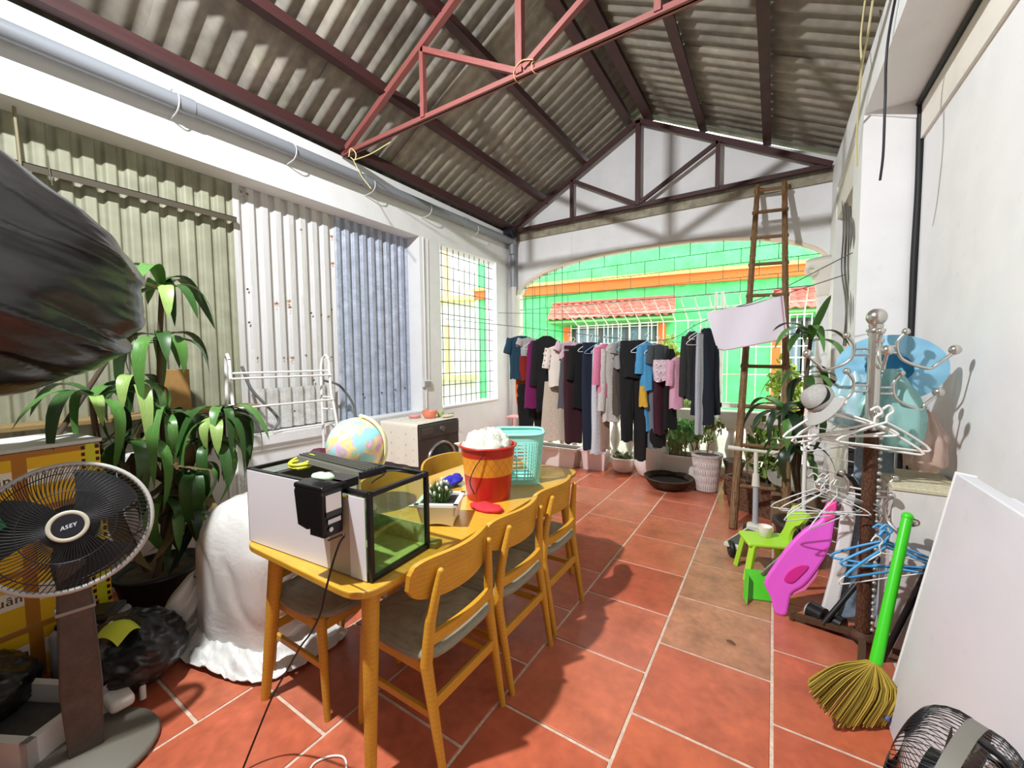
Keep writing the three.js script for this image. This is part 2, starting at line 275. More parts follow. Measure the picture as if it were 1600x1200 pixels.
// ---------------------------------------------------------------- pipes and cables on the walls
{
  const pvc = M('#82868c', 0.35);
  const g = thing('gutter_pipe', 'grey plastic rainwater pipe along the beam under the eave', 'pipe', [0, 0, 0]);
  const gp = (z) => V(-3.46, 3.23 + (ZB - z) * 0.012, z);
  part('run', rod(gp(ZB - 0.02), gp(-5.42), 0.05, 0.05, 18), pvc, g);
  for (const z of [-1.25, -2.75, -4.3]) part('collar', rod(gp(z + 0.05), gp(z - 0.05), 0.056, 0.056, 18), pvc, g);
  part('elbow', [ball(gp(-5.44), 0.066, 16), rod(gp(-5.44), V(-3.47, 3.12, -5.46), 0.055, 0.055, 16)], pvc, g);
  for (const z of [-1.2, -2.0, -2.8, -3.6, -4.5]) part('clip', [tube([V(-3.56, 3.33, z), V(-3.5, 3.35, z), V(-3.4, 3.27, z), V(-3.43, 3.19, z), V(-3.56, 3.17, z)], 0.005, 16)], M('#c9c9c9', 0.4), g);
  const d = thing('downpipe', 'pale grey downpipe in the corner beside the arch', 'pipe', [0, 0, 0]);
  part('shaft', rod(V(-3.47, 0, -5.48), V(-3.47, 3.2, -5.48), 0.04, 0.04, 18), M('#cfcdc8', 0.45), d);
  part('upper_socket', rod(V(-3.47, 2.62, -5.48), V(-3.47, 3.42, -5.48), 0.047, 0.047, 18), pvc, d);
  const e = solo('drain_hose_end', [rod(V(-3.52, 3.42, -5.36), V(-3.36, 3.42, -5.36), 0.08, 0.085, 18), lathe([[0.05, 0], [0.09, 0.01], [0.09, 0.03], [0.05, 0.04]], 18).rotateZ(PI / 2).translate(-3.36, 3.42, -5.36)], M('#1b1b1d', 0.5), 'black hose mouth under the truss end by the downpipe', 'hose');
  // black cable down the pier corner
  const bl = M('#0c0c0d', 0.6);
  const pts = [V(XW - 0.02, 3.115, 0.3), V(XW - 0.02, 3.115, -1.5), V(XW - 0.03, 3.11, -3.6), V(XW - 0.02, 3.09, -3.73)];
  const pts2 = [V(XW - 0.02, 3.1, -3.735), V(XW - 0.012, 2.6, -3.73), V(XW - 0.016, 2.1, -3.728), V(XW - 0.012, 1.6, -3.73), V(XW - 0.016, 0.9, -3.73)];
  solo('black_cable', [tube(pts, 0.017, 40, 8), tube(pts2, 0.02, 40, 8)], bl, 'thick black cable running under the beam and down the pier', 'cable');
  solo('hanging_wire', [tube([V(0.47, 3.42, -2.62), onX(1388, 60, 0.46), onX(1383, 160, 0.46), onX(1380, 240, 0.47), onX(1375, 282, 0.47)], 0.006, 30)], M('#22222c', 0.5), 'thin dark wire end hanging down the white pier', 'wire');
  solo('yellow_twine', [tube([onX(1352, 0, 0.42), onX(1345, 60, 0.42), onX(1346, 105, 0.42), onX(1340, 140, 0.44)], 0.006, 20), tube([onX(1364, 0, 0.42), onX(1355, 60, 0.42), onX(1346, 110, 0.42), onX(1339, 210, 0.45), onX(1338, 260, 0.47)], 0.006, 24)], M('#d8cf9c', 0.7), 'pale yellow twine hanging from the roof beside the beam', 'twine');
  // cord tied at the truss end
  const tz = -2.52;
  solo('tied_cord', [tube([onZ(545, 245, tz), onZ(548, 232, tz), onZ(556, 240, tz), onZ(554, 250, tz), onZ(548, 246, tz)], 0.005, 24), tube([onZ(552, 250, tz), onZ(565, 275, tz), onZ(580, 295, tz + 0.02)], 0.004, 12), tube([onZ(554, 250, tz), onZ(580, 240, tz), onZ(610, 222, tz)], 0.004, 12)], M('#d9c98a', 0.7), 'frayed straw cord knotted round the truss end', 'cord');
  solo('truss_cord', [new THREE.TorusGeometry(0.036, 0.004, 6, 18).rotateY(PI / 2).translate(-1.57, 3.47, -2.545), new THREE.TorusGeometry(0.036, 0.004, 6, 18).rotateY(PI / 2 - 0.3).translate(-1.42, 3.47, -2.545), tube([V(-1.57, 3.51, -2.52), V(-1.5, 3.53, -2.51), V(-1.42, 3.51, -2.52)], 0.004, 12)], M('#c79a6a', 0.7), 'brown cord wrapped twice round the truss chord', 'cord');
  // socket and thin pipe beside the blue-grey sheet
  const so = thing('wall_switch', 'white surface socket on the pier above the washing machine', 'switch', [XL + 0.02, 1.2, -3.6]);
  part('body', rbox(0.04, 0.085, 0.13, 0.008), M('#d8d8d6', 0.4), so);
  part('face', rboxAt(0.008, 0.06, 0.1, 0.003, 0.022, 0, 0), M('#9a9a98', 0.4), so);
  solo('white_conduit', [rod(V(XL + 0.012, 0.9, -3.6), V(XL + 0.012, 2.95, -3.6), 0.01), rod(V(XL + 0.01, 1.24, -3.66), V(XL + 0.01, 2.95, -3.68), 0.005)], M('#dcdcda', 0.5), 'thin white conduit running up the pier to the beam', 'conduit');
  // old cables, cloth and rusty iron in the side opening
  solo('tangled_cables', [0, 1, 2, 3, 4].map((i) => tube([onX(1316 + i * 4, 305 + 6 * i, 0.5), onX(1318 + i * 4, 360, 0.47), onX(1315 + i * 5, 420, 0.5), onX(1322 + i * 3, 480, 0.48), onX(1318 + i * 4, 540, 0.5)], 0.006 + 0.003 * (i % 2), 24)), M('#6e6c66', 0.6), 'tangled old cables hanging in the side opening', 'cables');
  solo('yellow_bag', displace(new THREE.SphereGeometry(1, 20, 14).scale(0.05, 0.2, 0.1), 0.05, 9).translate(0.6, 2.05, -4.35), M('#ecc81e', 0.5), 'yellow plastic bag hanging in the side opening', 'bag');
  const ww = thing('window_grille', 'dark grey iron grille in the side opening beyond the pier', 'grille', [0.7, 0, 0]);
  for (let i = 0; i < 6; i++) part('grille_bar', rod(V(0, 0.95, -4.2 - i * 0.17), V(0, 2.82, -4.2 - i * 0.17), 0.008), M('#7d7d78', 0.5), ww);
  for (let i = 0; i < 5; i++) part('grille_rail', rod(V(0, 1.2 + i * 0.35, -4.13), V(0, 1.2 + i * 0.35, -5.14), 0.008), M('#7d7d78', 0.5), ww);
}
// ---------------------------------------------------------------- openings: grilles and balustrade
{
  const wire = M('#5f6266', 0.5), gw = thing('window_grille', 'thin wire grid in the opening beside the downpipe', 'grille', [-3.64, 0, 0]);
  const vb = rod(V(0, 0.88, 0), V(0, 2.95, 0), 0.006, 0.006, 6), hb = rod(V(0, 0, -3.9), V(0, 0, -5.14), 0.006, 0.006, 6);
  for (let i = 1; i < 11; i++) { const o = part('grille_bar', vb, wire, gw); o.position.z = -3.9 - i * 0.115; }
  for (let i = 0; i < 13; i++) { const o = part('grille_rail', hb, wire, gw); o.position.set(0, 1.0 + i * 0.155, 0); }
  // arch grille: running bond pattern of flat bars
  const ga = thing('arch_grille', 'dark green wire grille in running bond across the arch head', 'grille', [0, 0, ZF - 0.1]);
  const gm = M('#3f7a58', 0.5), top = (x) => 2.52 + 0.44 * Math.pow(Math.max(0, 1 - Math.pow(Math.abs((x + 1.5) / 1.99), 2.6)), 0.62);
  for (let k = 0; k < 4; k++) {
    const y = 2.28 + k * 0.17; let xa = -3.49, xb = 0.49; for (let i = 0; i < 400; i++) { if (top(xa) < y) xa += 0.01; if (top(xb) < y) xb -= 0.01; }
    part('grille_rail', rod(V(xa, y, 0), V(xb, y, 0), 0.005, 0.005, 6), gm, ga);
    for (let i = 0; i < 11; i++) { const x = -3.4 + i * 0.38 + (k % 2) * 0.19; if (x > 0.45) continue; const y1 = Math.min(y + 0.17, top(x)); if (y1 - y > 0.03) part('grille_bar', rod(V(x, y, 0), V(x, y1, 0), 0.005, 0.005, 6), gm, ga); }
  }
  for (let i = 0; i < 6; i++) part('grille_bar', rod(V(-3.38 + i * 0.13, 0.85, 0), V(-3.38 + i * 0.13, top(-3.38 + i * 0.13), 0), 0.006, 0.006, 6), gm, ga);
  // projecting cage of white bars with sloping top
  const gc = thing('window_cage', 'white projecting bar cage outside the arch with sloping top', 'grille', [0, 0, 0]);
  const wm = M('#f2f0e6', 0.5), z1 = ZF - 0.75, z0 = ZF - 0.12;
  const vbar = rod(V(0, 0.8, 0), V(0, 2.02, 0), 0.008, 0.008, 6), sl = rod(V(0, 2.28, z0), V(0, 2.02, z1), 0.008, 0.008, 6);
  for (let i = 0; i < 19; i++) { const x = -2.75 + i * 0.17; let o = part('cage_bar', vbar, wm, gc); o.position.set(x, 0, z1); o = part('slope_bar', sl, wm, gc); o.position.x = x; }
  for (const [y, z] of [[0.82, z1], [1.25, z1], [1.62, z1], [2.02, z1], [2.15, (z0 + z1) / 2], [2.28, z0]]) part('cage_rail', rod(V(-2.75, y, z), V(0.4, y, z), 0.009, 0.009, 6), wm, gc);
  for (const x of [-0.62, -0.55, 0.1]) part('frame_post', box(x - 0.018, x + 0.018, 0.8, 2.3, ZF - 0.13, ZF - 0.09), wm, gc);
  part('frame_rail', box(-0.62, 0.1, 0.86, 0.92, ZF - 0.13, ZF - 0.09), wm, gc);
  // balustrade
  const bs = thing('balustrade', 'white balustrade of vase shaped balusters under the arch', 'balustrade', [0, 0, ZF - 0.09]);
  const bm = M('#f1ece6', 0.7, { map: plasterT });
  part('plinth', box(-3.49, 0.49, 0, 0.12, -0.09, 0.09), bm, bs);
  part('hand_rail', [box(-3.49, 0.49, 0.7, 0.82, -0.1, 0.1), box(-3.49, 0.49, 0.62, 0.7, -0.07, 0.07)], bm, bs);
  const bal = lathe([[0.06, 0.12], [0.06, 0.16], [0.035, 0.18], [0.05, 0.24], [0.072, 0.33], [0.06, 0.42], [0.036, 0.52], [0.034, 0.56], [0.058, 0.58], [0.058, 0.62]], 18);
  for (let i = 0; i < 19; i++) { const o = part('baluster', bal, bm, bs); o.position.x = -3.36 + i * 0.21; }
}
// ---------------------------------------------------------------- outside
{
  struct('ground', box(-30, 20, -0.5, -0.12, ZF - 0.2, -40), M('#bdb8ae', 0.9, { map: rep(mottle, 0.4) }), 'pale concrete alley behind the house');
  struct('ground', box(-30, XL - 0.2, -0.5, -0.12, 10, ZF - 0.2), M('#c4c0b6', 0.9, { map: rep(mottle, 0.4) }), 'pale concrete yard beside the parapet');
  const A = 9.4 * D2R, P0 = V(-5.3, 0, -8.5), N = V(Math.sin(A), 0, Math.cos(A)), S = V(Math.cos(A), 0, -Math.sin(A));
  const hit = (u, v, off = 0) => { const p = onPlane(u, v, P0.clone().addScaledVector(N, off), N).sub(P0); return [p.dot(S), p.y]; };
  const h = thing('green_house', 'bright green house with orange band and tiled window awnings', 'house', [P0.x, 0, P0.z], A);
  const green = M('#60ea84', 0.85, { map: rep(mottle, 0.5) }), orange = M('#ea6a2a', 0.8), peach = M('#eec06a', 0.8);
  const w1 = [hit(893, 508), hit(1027, 560)], w2 = [hit(1222, 506), hit(1290, 640)];
  const W1 = { x0: w1[0][0], x1: w1[1][0], y0: 0.9, y1: 2.22 }, W2 = { x0: w2[0][0], x1: w2[0][0] + 1.15, y0: 0.55, y1: 2.22 };
  const s = new THREE.Shape(); s.moveTo(-1.05, -0.3); s.lineTo(11, -0.3); s.lineTo(11, 4.2); s.lineTo(-1.05, 4.2); s.closePath();
  for (const w of [W1, W2]) { const p = new THREE.Path(); p.moveTo(w.x0, w.y0); p.lineTo(w.x0, w.y1); p.lineTo(w.x1, w.y1); p.lineTo(w.x1, w.y0); p.closePath(); s.holes.push(p); }
  part('wall', uvMetres(new THREE.ExtrudeGeometry(s, { depth: 0.25, bevelEnabled: false })).translate(0, 0, -0.25), green, h);
  part('wall', box(-1.05, -1.0, -0.3, 4.2, -4, -0.25), green, h);
  const by = hit(808, 448)[1], b0 = hit(808, 463)[1];
  part('band', box(-1.12, 11, b0 - 0.02, by - 0.05, 0, 0.1), orange, h);
  part('band_cap', box(-1.15, 11, by - 0.05, by + 0.02, 0, 0.16), peach, h);
  part('plinth', box(-1.07, 11, -0.3, 0.32, 0, 0.05), M('#efe9df', 0.8, { map: plasterT }), h);
  for (const w of [W1, W2]) {
    const f = part('window', [box(w.x0, w.x1, w.y0, w.y0 + 0.06, -0.16, -0.08), box(w.x0, w.x1, w.y1 - 0.06, w.y1, -0.16, -0.08), ...[0, 0.34, 0.66, 1].map((k) => { const x = w.x0 + 0.03 + (w.x1 - w.x0 - 0.06) * k; return box(x - 0.035, x + 0.035, w.y0, w.y1, -0.16, -0.08); })], M('#54504c', 0.5), h);
    for (let k = 0; k < 3; k++) part('pane', box(w.x0 + (w.x1 - w.x0) * k / 3 + 0.05, w.x0 + (w.x1 - w.x0) * (k + 1) / 3 - 0.05, w.y0 + 0.06, w.y1 - 0.06, -0.13, -0.12), M('#6b878f', 0.12), f);
    const gr = part('window_bars', [0, 1, 2, 3].map((i) => rod(V(w.x0, w.y0 + 0.2 + i * 0.36, 0.03), V(w.x1, w.y0 + 0.2 + i * 0.36, 0.03), 0.012, 0.012, 6)), M('#f4f1e6', 0.5), h);
    for (let i = 0; i <= 10; i++) part('bar', rod(V(w.x0 + (w.x1 - w.x0) * i / 10, w.y0, 0.04), V(w.x0 + (w.x1 - w.x0) * i / 10, w.y1 + 0.1, 0.04), 0.012, 0.012, 6), M('#f4f1e6', 0.5), gr);
    for (const x of [w.x0 - 0.17, w.x1 + 0.02]) part('jamb', box(x, x + 0.15, w.y0 - 0.1, w.y1, 0, 0.05), orange, h);
    part('sill', box(w.x0 - 0.2, w.x1 + 0.2, w.y0 - 0.2, w.y0 - 0.06, 0, 0.1), orange, h);
  }
  part('inner_room', [box(-1, 11, -0.3, 3.2, -3.6, -3.5), box(-1, 11, 3.1, 3.2, -3.5, -0.25), box(-1, 11, -0.3, -0.2, -3.5, -0.25), box(10.9, 11, -0.2, 3.1, -3.5, -0.25)], M('#cfc8ba', 0.9), h);
  // tiled awnings, tile by tile
  const tm = ['#d0685a', '#c86054', '#d87264'].map((c) => M(c, 0.75));
  const awn = (x0, x1) => {
    const yT = 2.76, yB = 2.36, rows = 4, dep = 0.5, nx = Math.round((x1 - x0) / 0.17), tw = (x1 - x0) / nx, L = Math.hypot(yT - yB, dep) / rows, ang = Math.atan2(yT - yB, dep);
    const tileG = slab((a, b) => V((a - 0.5) * tw * 0.98, 0.02 * Math.cos((a - 0.5) * 2 * PI) * 0.9 , (b - 0.5) * L * 1.12), 6, 1, V(0, -0.014, 0)).rotateX(ang - 0.07);
    const aw = part('awning', box(x0, x1, yT - 0.01, yT + 0.03, 0, 0.06), tm[1], h);
    for (let r = 0; r < rows; r++) for (let i = 0; i < nx; i++) { const t = part('roof_tile', tileG, tm[(rnd() * 3) | 0], aw); const k = (r + 0.5) / rows; t.position.set(x0 + (i + 0.5) * tw, yT - (yT - yB) * k + 0.012, dep * k); }
    part('awning_board', ext([[0, 0], [dep - 0.03, yB - yT], [dep - 0.03, yB - yT - 0.03], [0, yB - yT - 0.05]], x1 - x0 - 0.06).rotateY(-PI / 2).translate((x0 + x1) / 2, yT - 0.05, 0), M('#6fc06a', 0.8), h);
  };
  awn(W1.x0 - 0.45, W1.x1 + 0.35); awn(W2.x0 - 0.15, W2.x1 + 0.9);
  // white apartment block seen through the side grille
  const apt = thing('apartment_block', 'white apartment block with yellow balcony ledges beyond the side grille', 'building', [-11, 0, -9], 0.5);
  const aw = M('#efece6', 0.85);
  part('wall', box(-5, 3.2, -0.3, 9, -3, 0), aw, apt);
  for (let f = 0; f < 3; f++) {
    part('ledge', box(-5.1, 3.3, 0.85 + f * 2.5, 1.0 + f * 2.5, 0, 0.45), M('#ecd48c', 0.8), apt);
    for (let i = 0; i < 4; i++) { const x = -3.9 + i * 1.9, y = 1.35 + f * 2.5; const wn = part('window', box(x - 0.4, x + 0.4, y, y + 1.15, -0.02, 0.03), M('#d6d2c4', 0.7), apt); part('pane', [box(x - 0.34, x - 0.03, y + 0.06, y + 1.09, 0.03, 0.035), box(x + 0.03, x + 0.34, y + 0.06, y + 1.09, 0.03, 0.035)], M('#9fb0b8', 0.2), wn); part('jamb', box(x + 0.44, x + 0.6, y - 0.3, y + 1.3, 0, 0.05), M('#e6be80', 0.8), apt); }
  }
}

// ---------------------------------------------------------------- leaves and plants
function leafGeo(len, wid, droop, seg = 8, rise = 0.5, fold = 0.25) {   // grows along +z from the origin, arching up then down
  return slab((s, t) => { const k = Math.pow(Math.sin(PI * Math.min(1, 0.06 + 0.94 * t)), 0.6) * (1 - 0.15 * t) * (t > 0.97 ? 0.1 : 1), x = (s - 0.5) * wid * k, a = rise - droop * t; return V(x, len * (rise * t - droop * t * t * 0.9) + Math.abs(s - 0.5) * wid * fold * k, len * t * (1 - 0.28 * droop * t)); }, 4, seg, V(0, -0.0015, 0));
}
const leafM = { dark: M('#38602a', 0.4, { map: rep(mottle, 2) }), mid: M('#5c8f42', 0.38, { map: rep(mottle, 2) }), light: M('#9fbf68', 0.42, { map: rep(mottle, 2) }), yellow: M('#a8b23c', 0.5), dry: M('#6d5a38', 0.8), deep: M('#1c2f1a', 0.4) };
function whorl(parent, p, n, gs, ms, tilt0 = 0, tilt1 = 0.6, sc = 1) {
  for (let i = 0; i < n; i++) { const l = part('leaf', gs[(rnd() * gs.length) | 0], ms[(rnd() * ms.length) | 0], parent); l.position.copy(p); l.position.y += rr(-0.03, 0.03); l.rotation.set(rr(tilt0, tilt1), i / n * 2 * PI + rr(-0.3, 0.3), 0, 'YXZ'); l.scale.setScalar(sc * rr(0.75, 1.1)); }
}
// tall dracaena in a black pot by the olive sheet
{
  const base = V(-3.08, 0, -0.86), pl = thing('potted_dracaena', 'tall leafy dracaena in a black pot by the olive sheet', 'plant', [base.x, 0, base.z]);
  part('pot', lathe([[0, 0], [0.14, 0], [0.16, 0.02], [0.21, 0.24], [0.225, 0.25], [0.225, 0.27], [0.2, 0.27], [0.19, 0.22], [0, 0.22]], 28), M('#141414', 0.45), pl);
  part('soil', new THREE.CylinderGeometry(0.19, 0.19, 0.02, 20).translate(0, 0.222, 0), M('#7a6f58', 0.95, { map: fibroT }), pl);
  const stems = [[V(0, 0.2, 0), V(0.02, 0.8, -0.04), V(-0.02, 1.45, -0.06), V(0.03, 1.93, -0.08)], [V(0.06, 0.2, 0.05), V(0.12, 0.6, -0.05), V(0.14, 0.95, -0.2), V(0.14, 1.12, -0.28)], [V(-0.06, 0.2, 0.04), V(-0.1, 0.7, 0.16), V(-0.06, 1.1, 0.22), V(0.0, 1.3, 0.24)], [V(0.02, 0.2, -0.06), V(0.08, 0.7, -0.14), V(0.1, 1.0, -0.28), V(0.11, 1.15, -0.33)]];
  for (const s of stems) part('stem', tube(s, 0.014, 20, 7), M('#5d4a33', 0.85), pl);
  const gs = [leafGeo(0.44, 0.08, 1.1, 9, 0.5), leafGeo(0.52, 0.085, 1.4, 9, 0.6), leafGeo(0.4, 0.09, 1.2, 9, 0.7), leafGeo(0.5, 0.075, 1.7, 10, 0.75)];
  const ms = [leafM.dark, leafM.mid, leafM.mid, leafM.dark, leafM.light];
  whorl(pl, stems[0][3], 12, gs, ms, -0.5, 0.5); whorl(pl, V(0.0, 1.62, -0.06), 10, gs, ms, -0.1, 0.7); whorl(pl, V(0, 1.2, -0.08), 8, gs, ms, 0, 0.8);
  whorl(pl, stems[1][3], 10, gs, ms, -0.3, 0.6, 0.95); whorl(pl, V(0.13, 0.85, -0.15), 8, gs, ms, 0.1, 0.9, 0.85);
  whorl(pl, stems[2][3], 9, gs, ms, -0.3, 0.6, 0.9); whorl(pl, V(-0.05, 0.95, 0.2), 6, gs, [leafM.dark, leafM.dry, leafM.yellow], 0.2, 1, 0.85);
  whorl(pl, stems[3][3], 9, gs, ms, -0.3, 0.6, 0.9); whorl(pl, V(0.08, 0.6, -0.1), 7, gs, [leafM.dark, leafM.deep, leafM.mid], 0.3, 1.1, 0.8);
  whorl(pl, V(0.1, 1.0, -0.25), 9, gs, ms, 0.0, 0.8); whorl(pl, V(-0.03, 1.38, 0.05), 8, gs, ms, 0.1, 0.9); whorl(pl, V(0.02, 1.05, 0.1), 8, gs, ms, 0.2, 1.0); whorl(pl, V(0.1, 0.72, 0.0), 7, gs, ms, 0.3, 1.0, 0.9);
  for (let i = 0; i < 16; i++) { const l = part('leaf', gs[1], leafM.dry, pl); l.position.set(rr(-0.1, 0.15), rr(0.7, 1.3), rr(-0.3, 0.25)); l.rotation.set(rr(1.2, 1.5), rr(0, 6), 0, 'YXZ'); }
}
// second dracaena behind the bamboo ladder
{
  const pl = thing('potted_dracaena', 'dark dracaena with strap leaves between the ladder and coat stand', 'plant', [0.2, 0, -3.62]);
  part('pot', lathe([[0, 0], [0.1, 0], [0.12, 0.02], [0.16, 0.22], [0.18, 0.24], [0.18, 0.27], [0.15, 0.27], [0.145, 0.22], [0, 0.22]], 24), M('#3a2a20', 0.6), pl);
  const stems = [[V(0, 0.22, 0), V(-0.03, 0.8, 0), V(0.0, 1.3, 0.02), V(0.02, 1.62, 0)], [V(0.03, 0.22, 0.02), V(-0.05, 0.6, 0.06), V(-0.1, 0.95, 0.1), V(-0.12, 1.12, 0.12)]];
  for (const s of stems) part('stem', tube(s, 0.013, 16, 7), M('#5b4a36', 0.85), pl);
  const gs = [leafGeo(0.42, 0.07, 1.0, 9, 0.55), leafGeo(0.46, 0.065, 1.3, 9, 0.7), leafGeo(0.38, 0.075, 0.8, 8, 0.6)], ms = [leafM.deep, leafM.deep, leafM.dark, leafM.dark, leafM.mid];
  whorl(pl, stems[0][3], 12, gs, ms, -0.5, 0.5); whorl(pl, V(0, 1.35, 0), 9, gs, ms, -0.1, 0.7); whorl(pl, stems[1][3], 10, gs, ms, -0.2, 0.7); whorl(pl, V(-0.06, 0.85, 0.07), 9, gs, ms, 0.1, 0.9); whorl(pl, V(-0.02, 1.12, 0.03), 9, gs, ms, 0.0, 0.8);
  const tall = part('leaf', leafGeo(0.3, 0.055, 0.25, 9, 1.1), leafM.mid, pl); tall.position.copy(stems[0][3]); tall.rotation.y = 0.3;
}
function foliage(n, spread, sz, f) { const list = []; for (let i = 0; i < n; i++) { const g = new THREE.PlaneGeometry(sz * rr(0.6, 1.2), sz * rr(0.9, 1.6), 2, 2); const p = g.attributes.position; for (let k = 0; k < p.count; k++) p.setZ(k, 0.25 * sz * (Math.abs(p.getX(k)) / sz) + (k === 4 ? -0.1 * sz : 0)); g.rotateX(rr(-1.2, 0.6)); g.rotateY(rr(0, 6.28)); const q = f(i, n); g.translate(q.x, q.y, q.z); list.push(g); } const m = merge(list); m.computeVertexNormals(); return m; }
const inBlob = (c, rx, ry, rz) => () => { const a = rr(0, 2 * PI), b = Math.acos(rr(-1, 1)), r = Math.cbrt(rnd()); return V(c.x + rx * r * Math.sin(b) * Math.cos(a), c.y + ry * r * Math.cos(b), c.z + rz * r * Math.sin(b) * Math.sin(a)); };

// ---------------------------------------------------------------- pots along the balustrade
const chalk = M('#e9e2da', 0.55), soilM = M('#4a3a2c', 0.95, { map: fibroT });
function troughPot(name, label, x, z, w, d, h, m, turn, group) {
  const t = thing(name, label, 'planter', [x, 0, z], turn, group);
  const f = (k) => [[-w * 0.42, -d * 0.42], [w * 0.42, -d * 0.42], [w * 0.42, d * 0.42], [-w * 0.42, d * 0.42]].map(([a, b]) => [a * (1 + 0.19 * k), b * (1 + 0.19 * k)]);
  const side = (i) => slab((s, q) => { const A = f(q), a = A[i], b = A[(i + 1) % 4]; return V(a[0] + (b[0] - a[0]) * s, h * q, a[1] + (b[1] - a[1]) * s); }, 2, 2, V(i === 3 ? 0.012 : i === 1 ? -0.012 : 0, 0, i === 0 ? 0.012 : i === 2 ? -0.012 : 0));
  part('body', [0, 1, 2, 3].map(side).concat([box(-w * 0.42, w * 0.42, 0, 0.012, -d * 0.42, d * 0.42)]), m, t);
  part('rim', [box(-w / 2 - 0.01, w / 2 + 0.01, h - 0.025, h + 0.008, d / 2 - 0.02, d / 2 + 0.01), box(-w / 2 - 0.01, w / 2 + 0.01, h - 0.025, h + 0.008, -d / 2 - 0.01, -d / 2 + 0.02), box(-w / 2 - 0.01, -w / 2 + 0.02, h - 0.025, h + 0.008, -d / 2, d / 2), box(w / 2 - 0.02, w / 2 + 0.01, h - 0.025, h + 0.008, -d / 2, d / 2)], m, t);
  part('soil', box(-w * 0.47, w * 0.47, h - 0.06, h - 0.04, -d * 0.47, d * 0.47), soilM, t);
  return t;
}
troughPot('trough_planter', 'long white plastic planter behind the mint basket', -2.52, -5.12, 0.66, 0.24, 0.26, chalk, 0);
{ const t = troughPot('trough_planter', 'square pink-white planter under the navy trousers', -2.0, -5.2, 0.34, 0.26, 0.27, M('#ecd6d4', 0.5), 0.1); part('dry_stalks', [0, 1, 2, 3, 4].map((i) => tube([V(-0.08 + i * 0.04, 0.2, 0), V(-0.1 + i * 0.05, 0.3, 0.02), V(-0.13 + i * 0.06, 0.36, 0.03)], 0.004, 8)), leafM.dry, t); }
{
  const t = thing('bowl_pot', 'round white bowl pot with trailing succulents', 'pot', [-1.62, 0, -5.22]);
  part('bowl', lathe([[0, 0], [0.09, 0], [0.13, 0.04], [0.165, 0.13], [0.165, 0.17], [0.175, 0.18], [0.175, 0.2], [0.15, 0.2], [0.14, 0.15], [0, 0.15]], 28), chalk, t);
  part('soil', new THREE.CylinderGeometry(0.145, 0.145, 0.02, 18).translate(0, 0.165, 0), soilM, t);
  part('foliage', foliage(60, 0, 0.035, inBlob(V(0, 0.2, 0), 0.16, 0.06, 0.14)), M('#76824e', 0.6), t);
}
{
  const t = thing('egg_pot', 'large smooth white egg shaped pot under the black trousers', 'pot', [-1.27, 0, -5.2]);
  part('vessel', lathe([[0, 0], [0.1, 0], [0.15, 0.03], [0.2, 0.14], [0.215, 0.26], [0.205, 0.38], [0.185, 0.46], [0.16, 0.46], [0.17, 0.38], [0, 0.36]], 32), M('#efe8e2', 0.35), t);
  part('soil', new THREE.CylinderGeometry(0.165, 0.165, 0.02, 18).translate(0, 0.37, 0), soilM, t);
}
{
  const t = troughPot('trough_planter', 'deep cream planter with jade plants beside the lattice pot', -0.9, -5.2, 0.46, 0.3, 0.32, M('#e3dcd0', 0.6), -0.05);
  part('stem', [...Array(9)].map((_, i) => { const x = -0.18 + i * 0.045; return tube([V(x, 0.27, 0), V(x + rr(-0.03, 0.03), 0.4, rr(-0.04, 0.04)), V(x + rr(-0.06, 0.06), 0.55, rr(-0.06, 0.06))], 0.009, 8); }), M('#9b7b52', 0.8), t);
  part('foliage', foliage(260, 0, 0.05, inBlob(V(0, 0.6, 0), 0.27, 0.13, 0.14)), M('#86c07a', 0.5), t);
}
{
  const t = thing('round_pot', 'small round beige pot beside the egg shaped pot', 'pot', [-1.03, 0, -5.42]);
  part('vessel', lathe([[0, 0], [0.09, 0], [0.13, 0.24], [0.145, 0.25], [0.145, 0.28], [0.12, 0.28], [0, 0.25]], 24), M('#cdbf9e', 0.7), t);
  part('foliage', foliage(120, 0, 0.05, inBlob(V(0, 0.42, 0), 0.16, 0.16, 0.12)), M('#8fae6c', 0.5), t);
}
{
  const t = thing('lattice_pot', 'white basket weave pot with a sparse shrub', 'pot', [-0.6, 0, -4.95]);
  const wv = pixels(128, 128, (u, v) => { const a = Math.sin(u * 2 * PI * 6), b = Math.sin(v * 2 * PI * 6), k = (Math.floor(u * 12) + Math.floor(v * 12)) % 2 ? Math.abs(a) : Math.abs(b); const c = 60 + 180 * k; return [c, c, c]; }, false);
  part('vessel', lathe([[0, 0], [0.11, 0], [0.12, 0.02], [0.155, 0.38], [0.165, 0.39], [0.165, 0.42], [0.145, 0.42], [0.14, 0.37], [0, 0.37]], 36), M('#ece0dc', 0.5, { bumpMap: rep(wv, 6, 3), bumpScale: 0.012 }), t);
  part('soil', new THREE.CylinderGeometry(0.14, 0.14, 0.02, 18).translate(0, 0.385, 0), M('#3c2b22', 0.95), t);
  part('stem', [tube([V(0, 0.38, 0), V(0.02, 0.55, 0), V(0.06, 0.75, 0.02)], 0.008, 10), tube([V(0.02, 0.55, 0), V(-0.06, 0.7, 0.02), V(-0.08, 0.85, 0)], 0.006, 10), tube([V(0.01, 0.5, 0), V(0.1, 0.62, -0.02), V(0.12, 0.72, -0.02)], 0.005, 8)], M('#6b5236', 0.8), t);
  part('foliage', foliage(60, 0, 0.045, inBlob(V(0, 0.72, 0), 0.16, 0.2, 0.1)), M('#7d9450', 0.5), t);
}
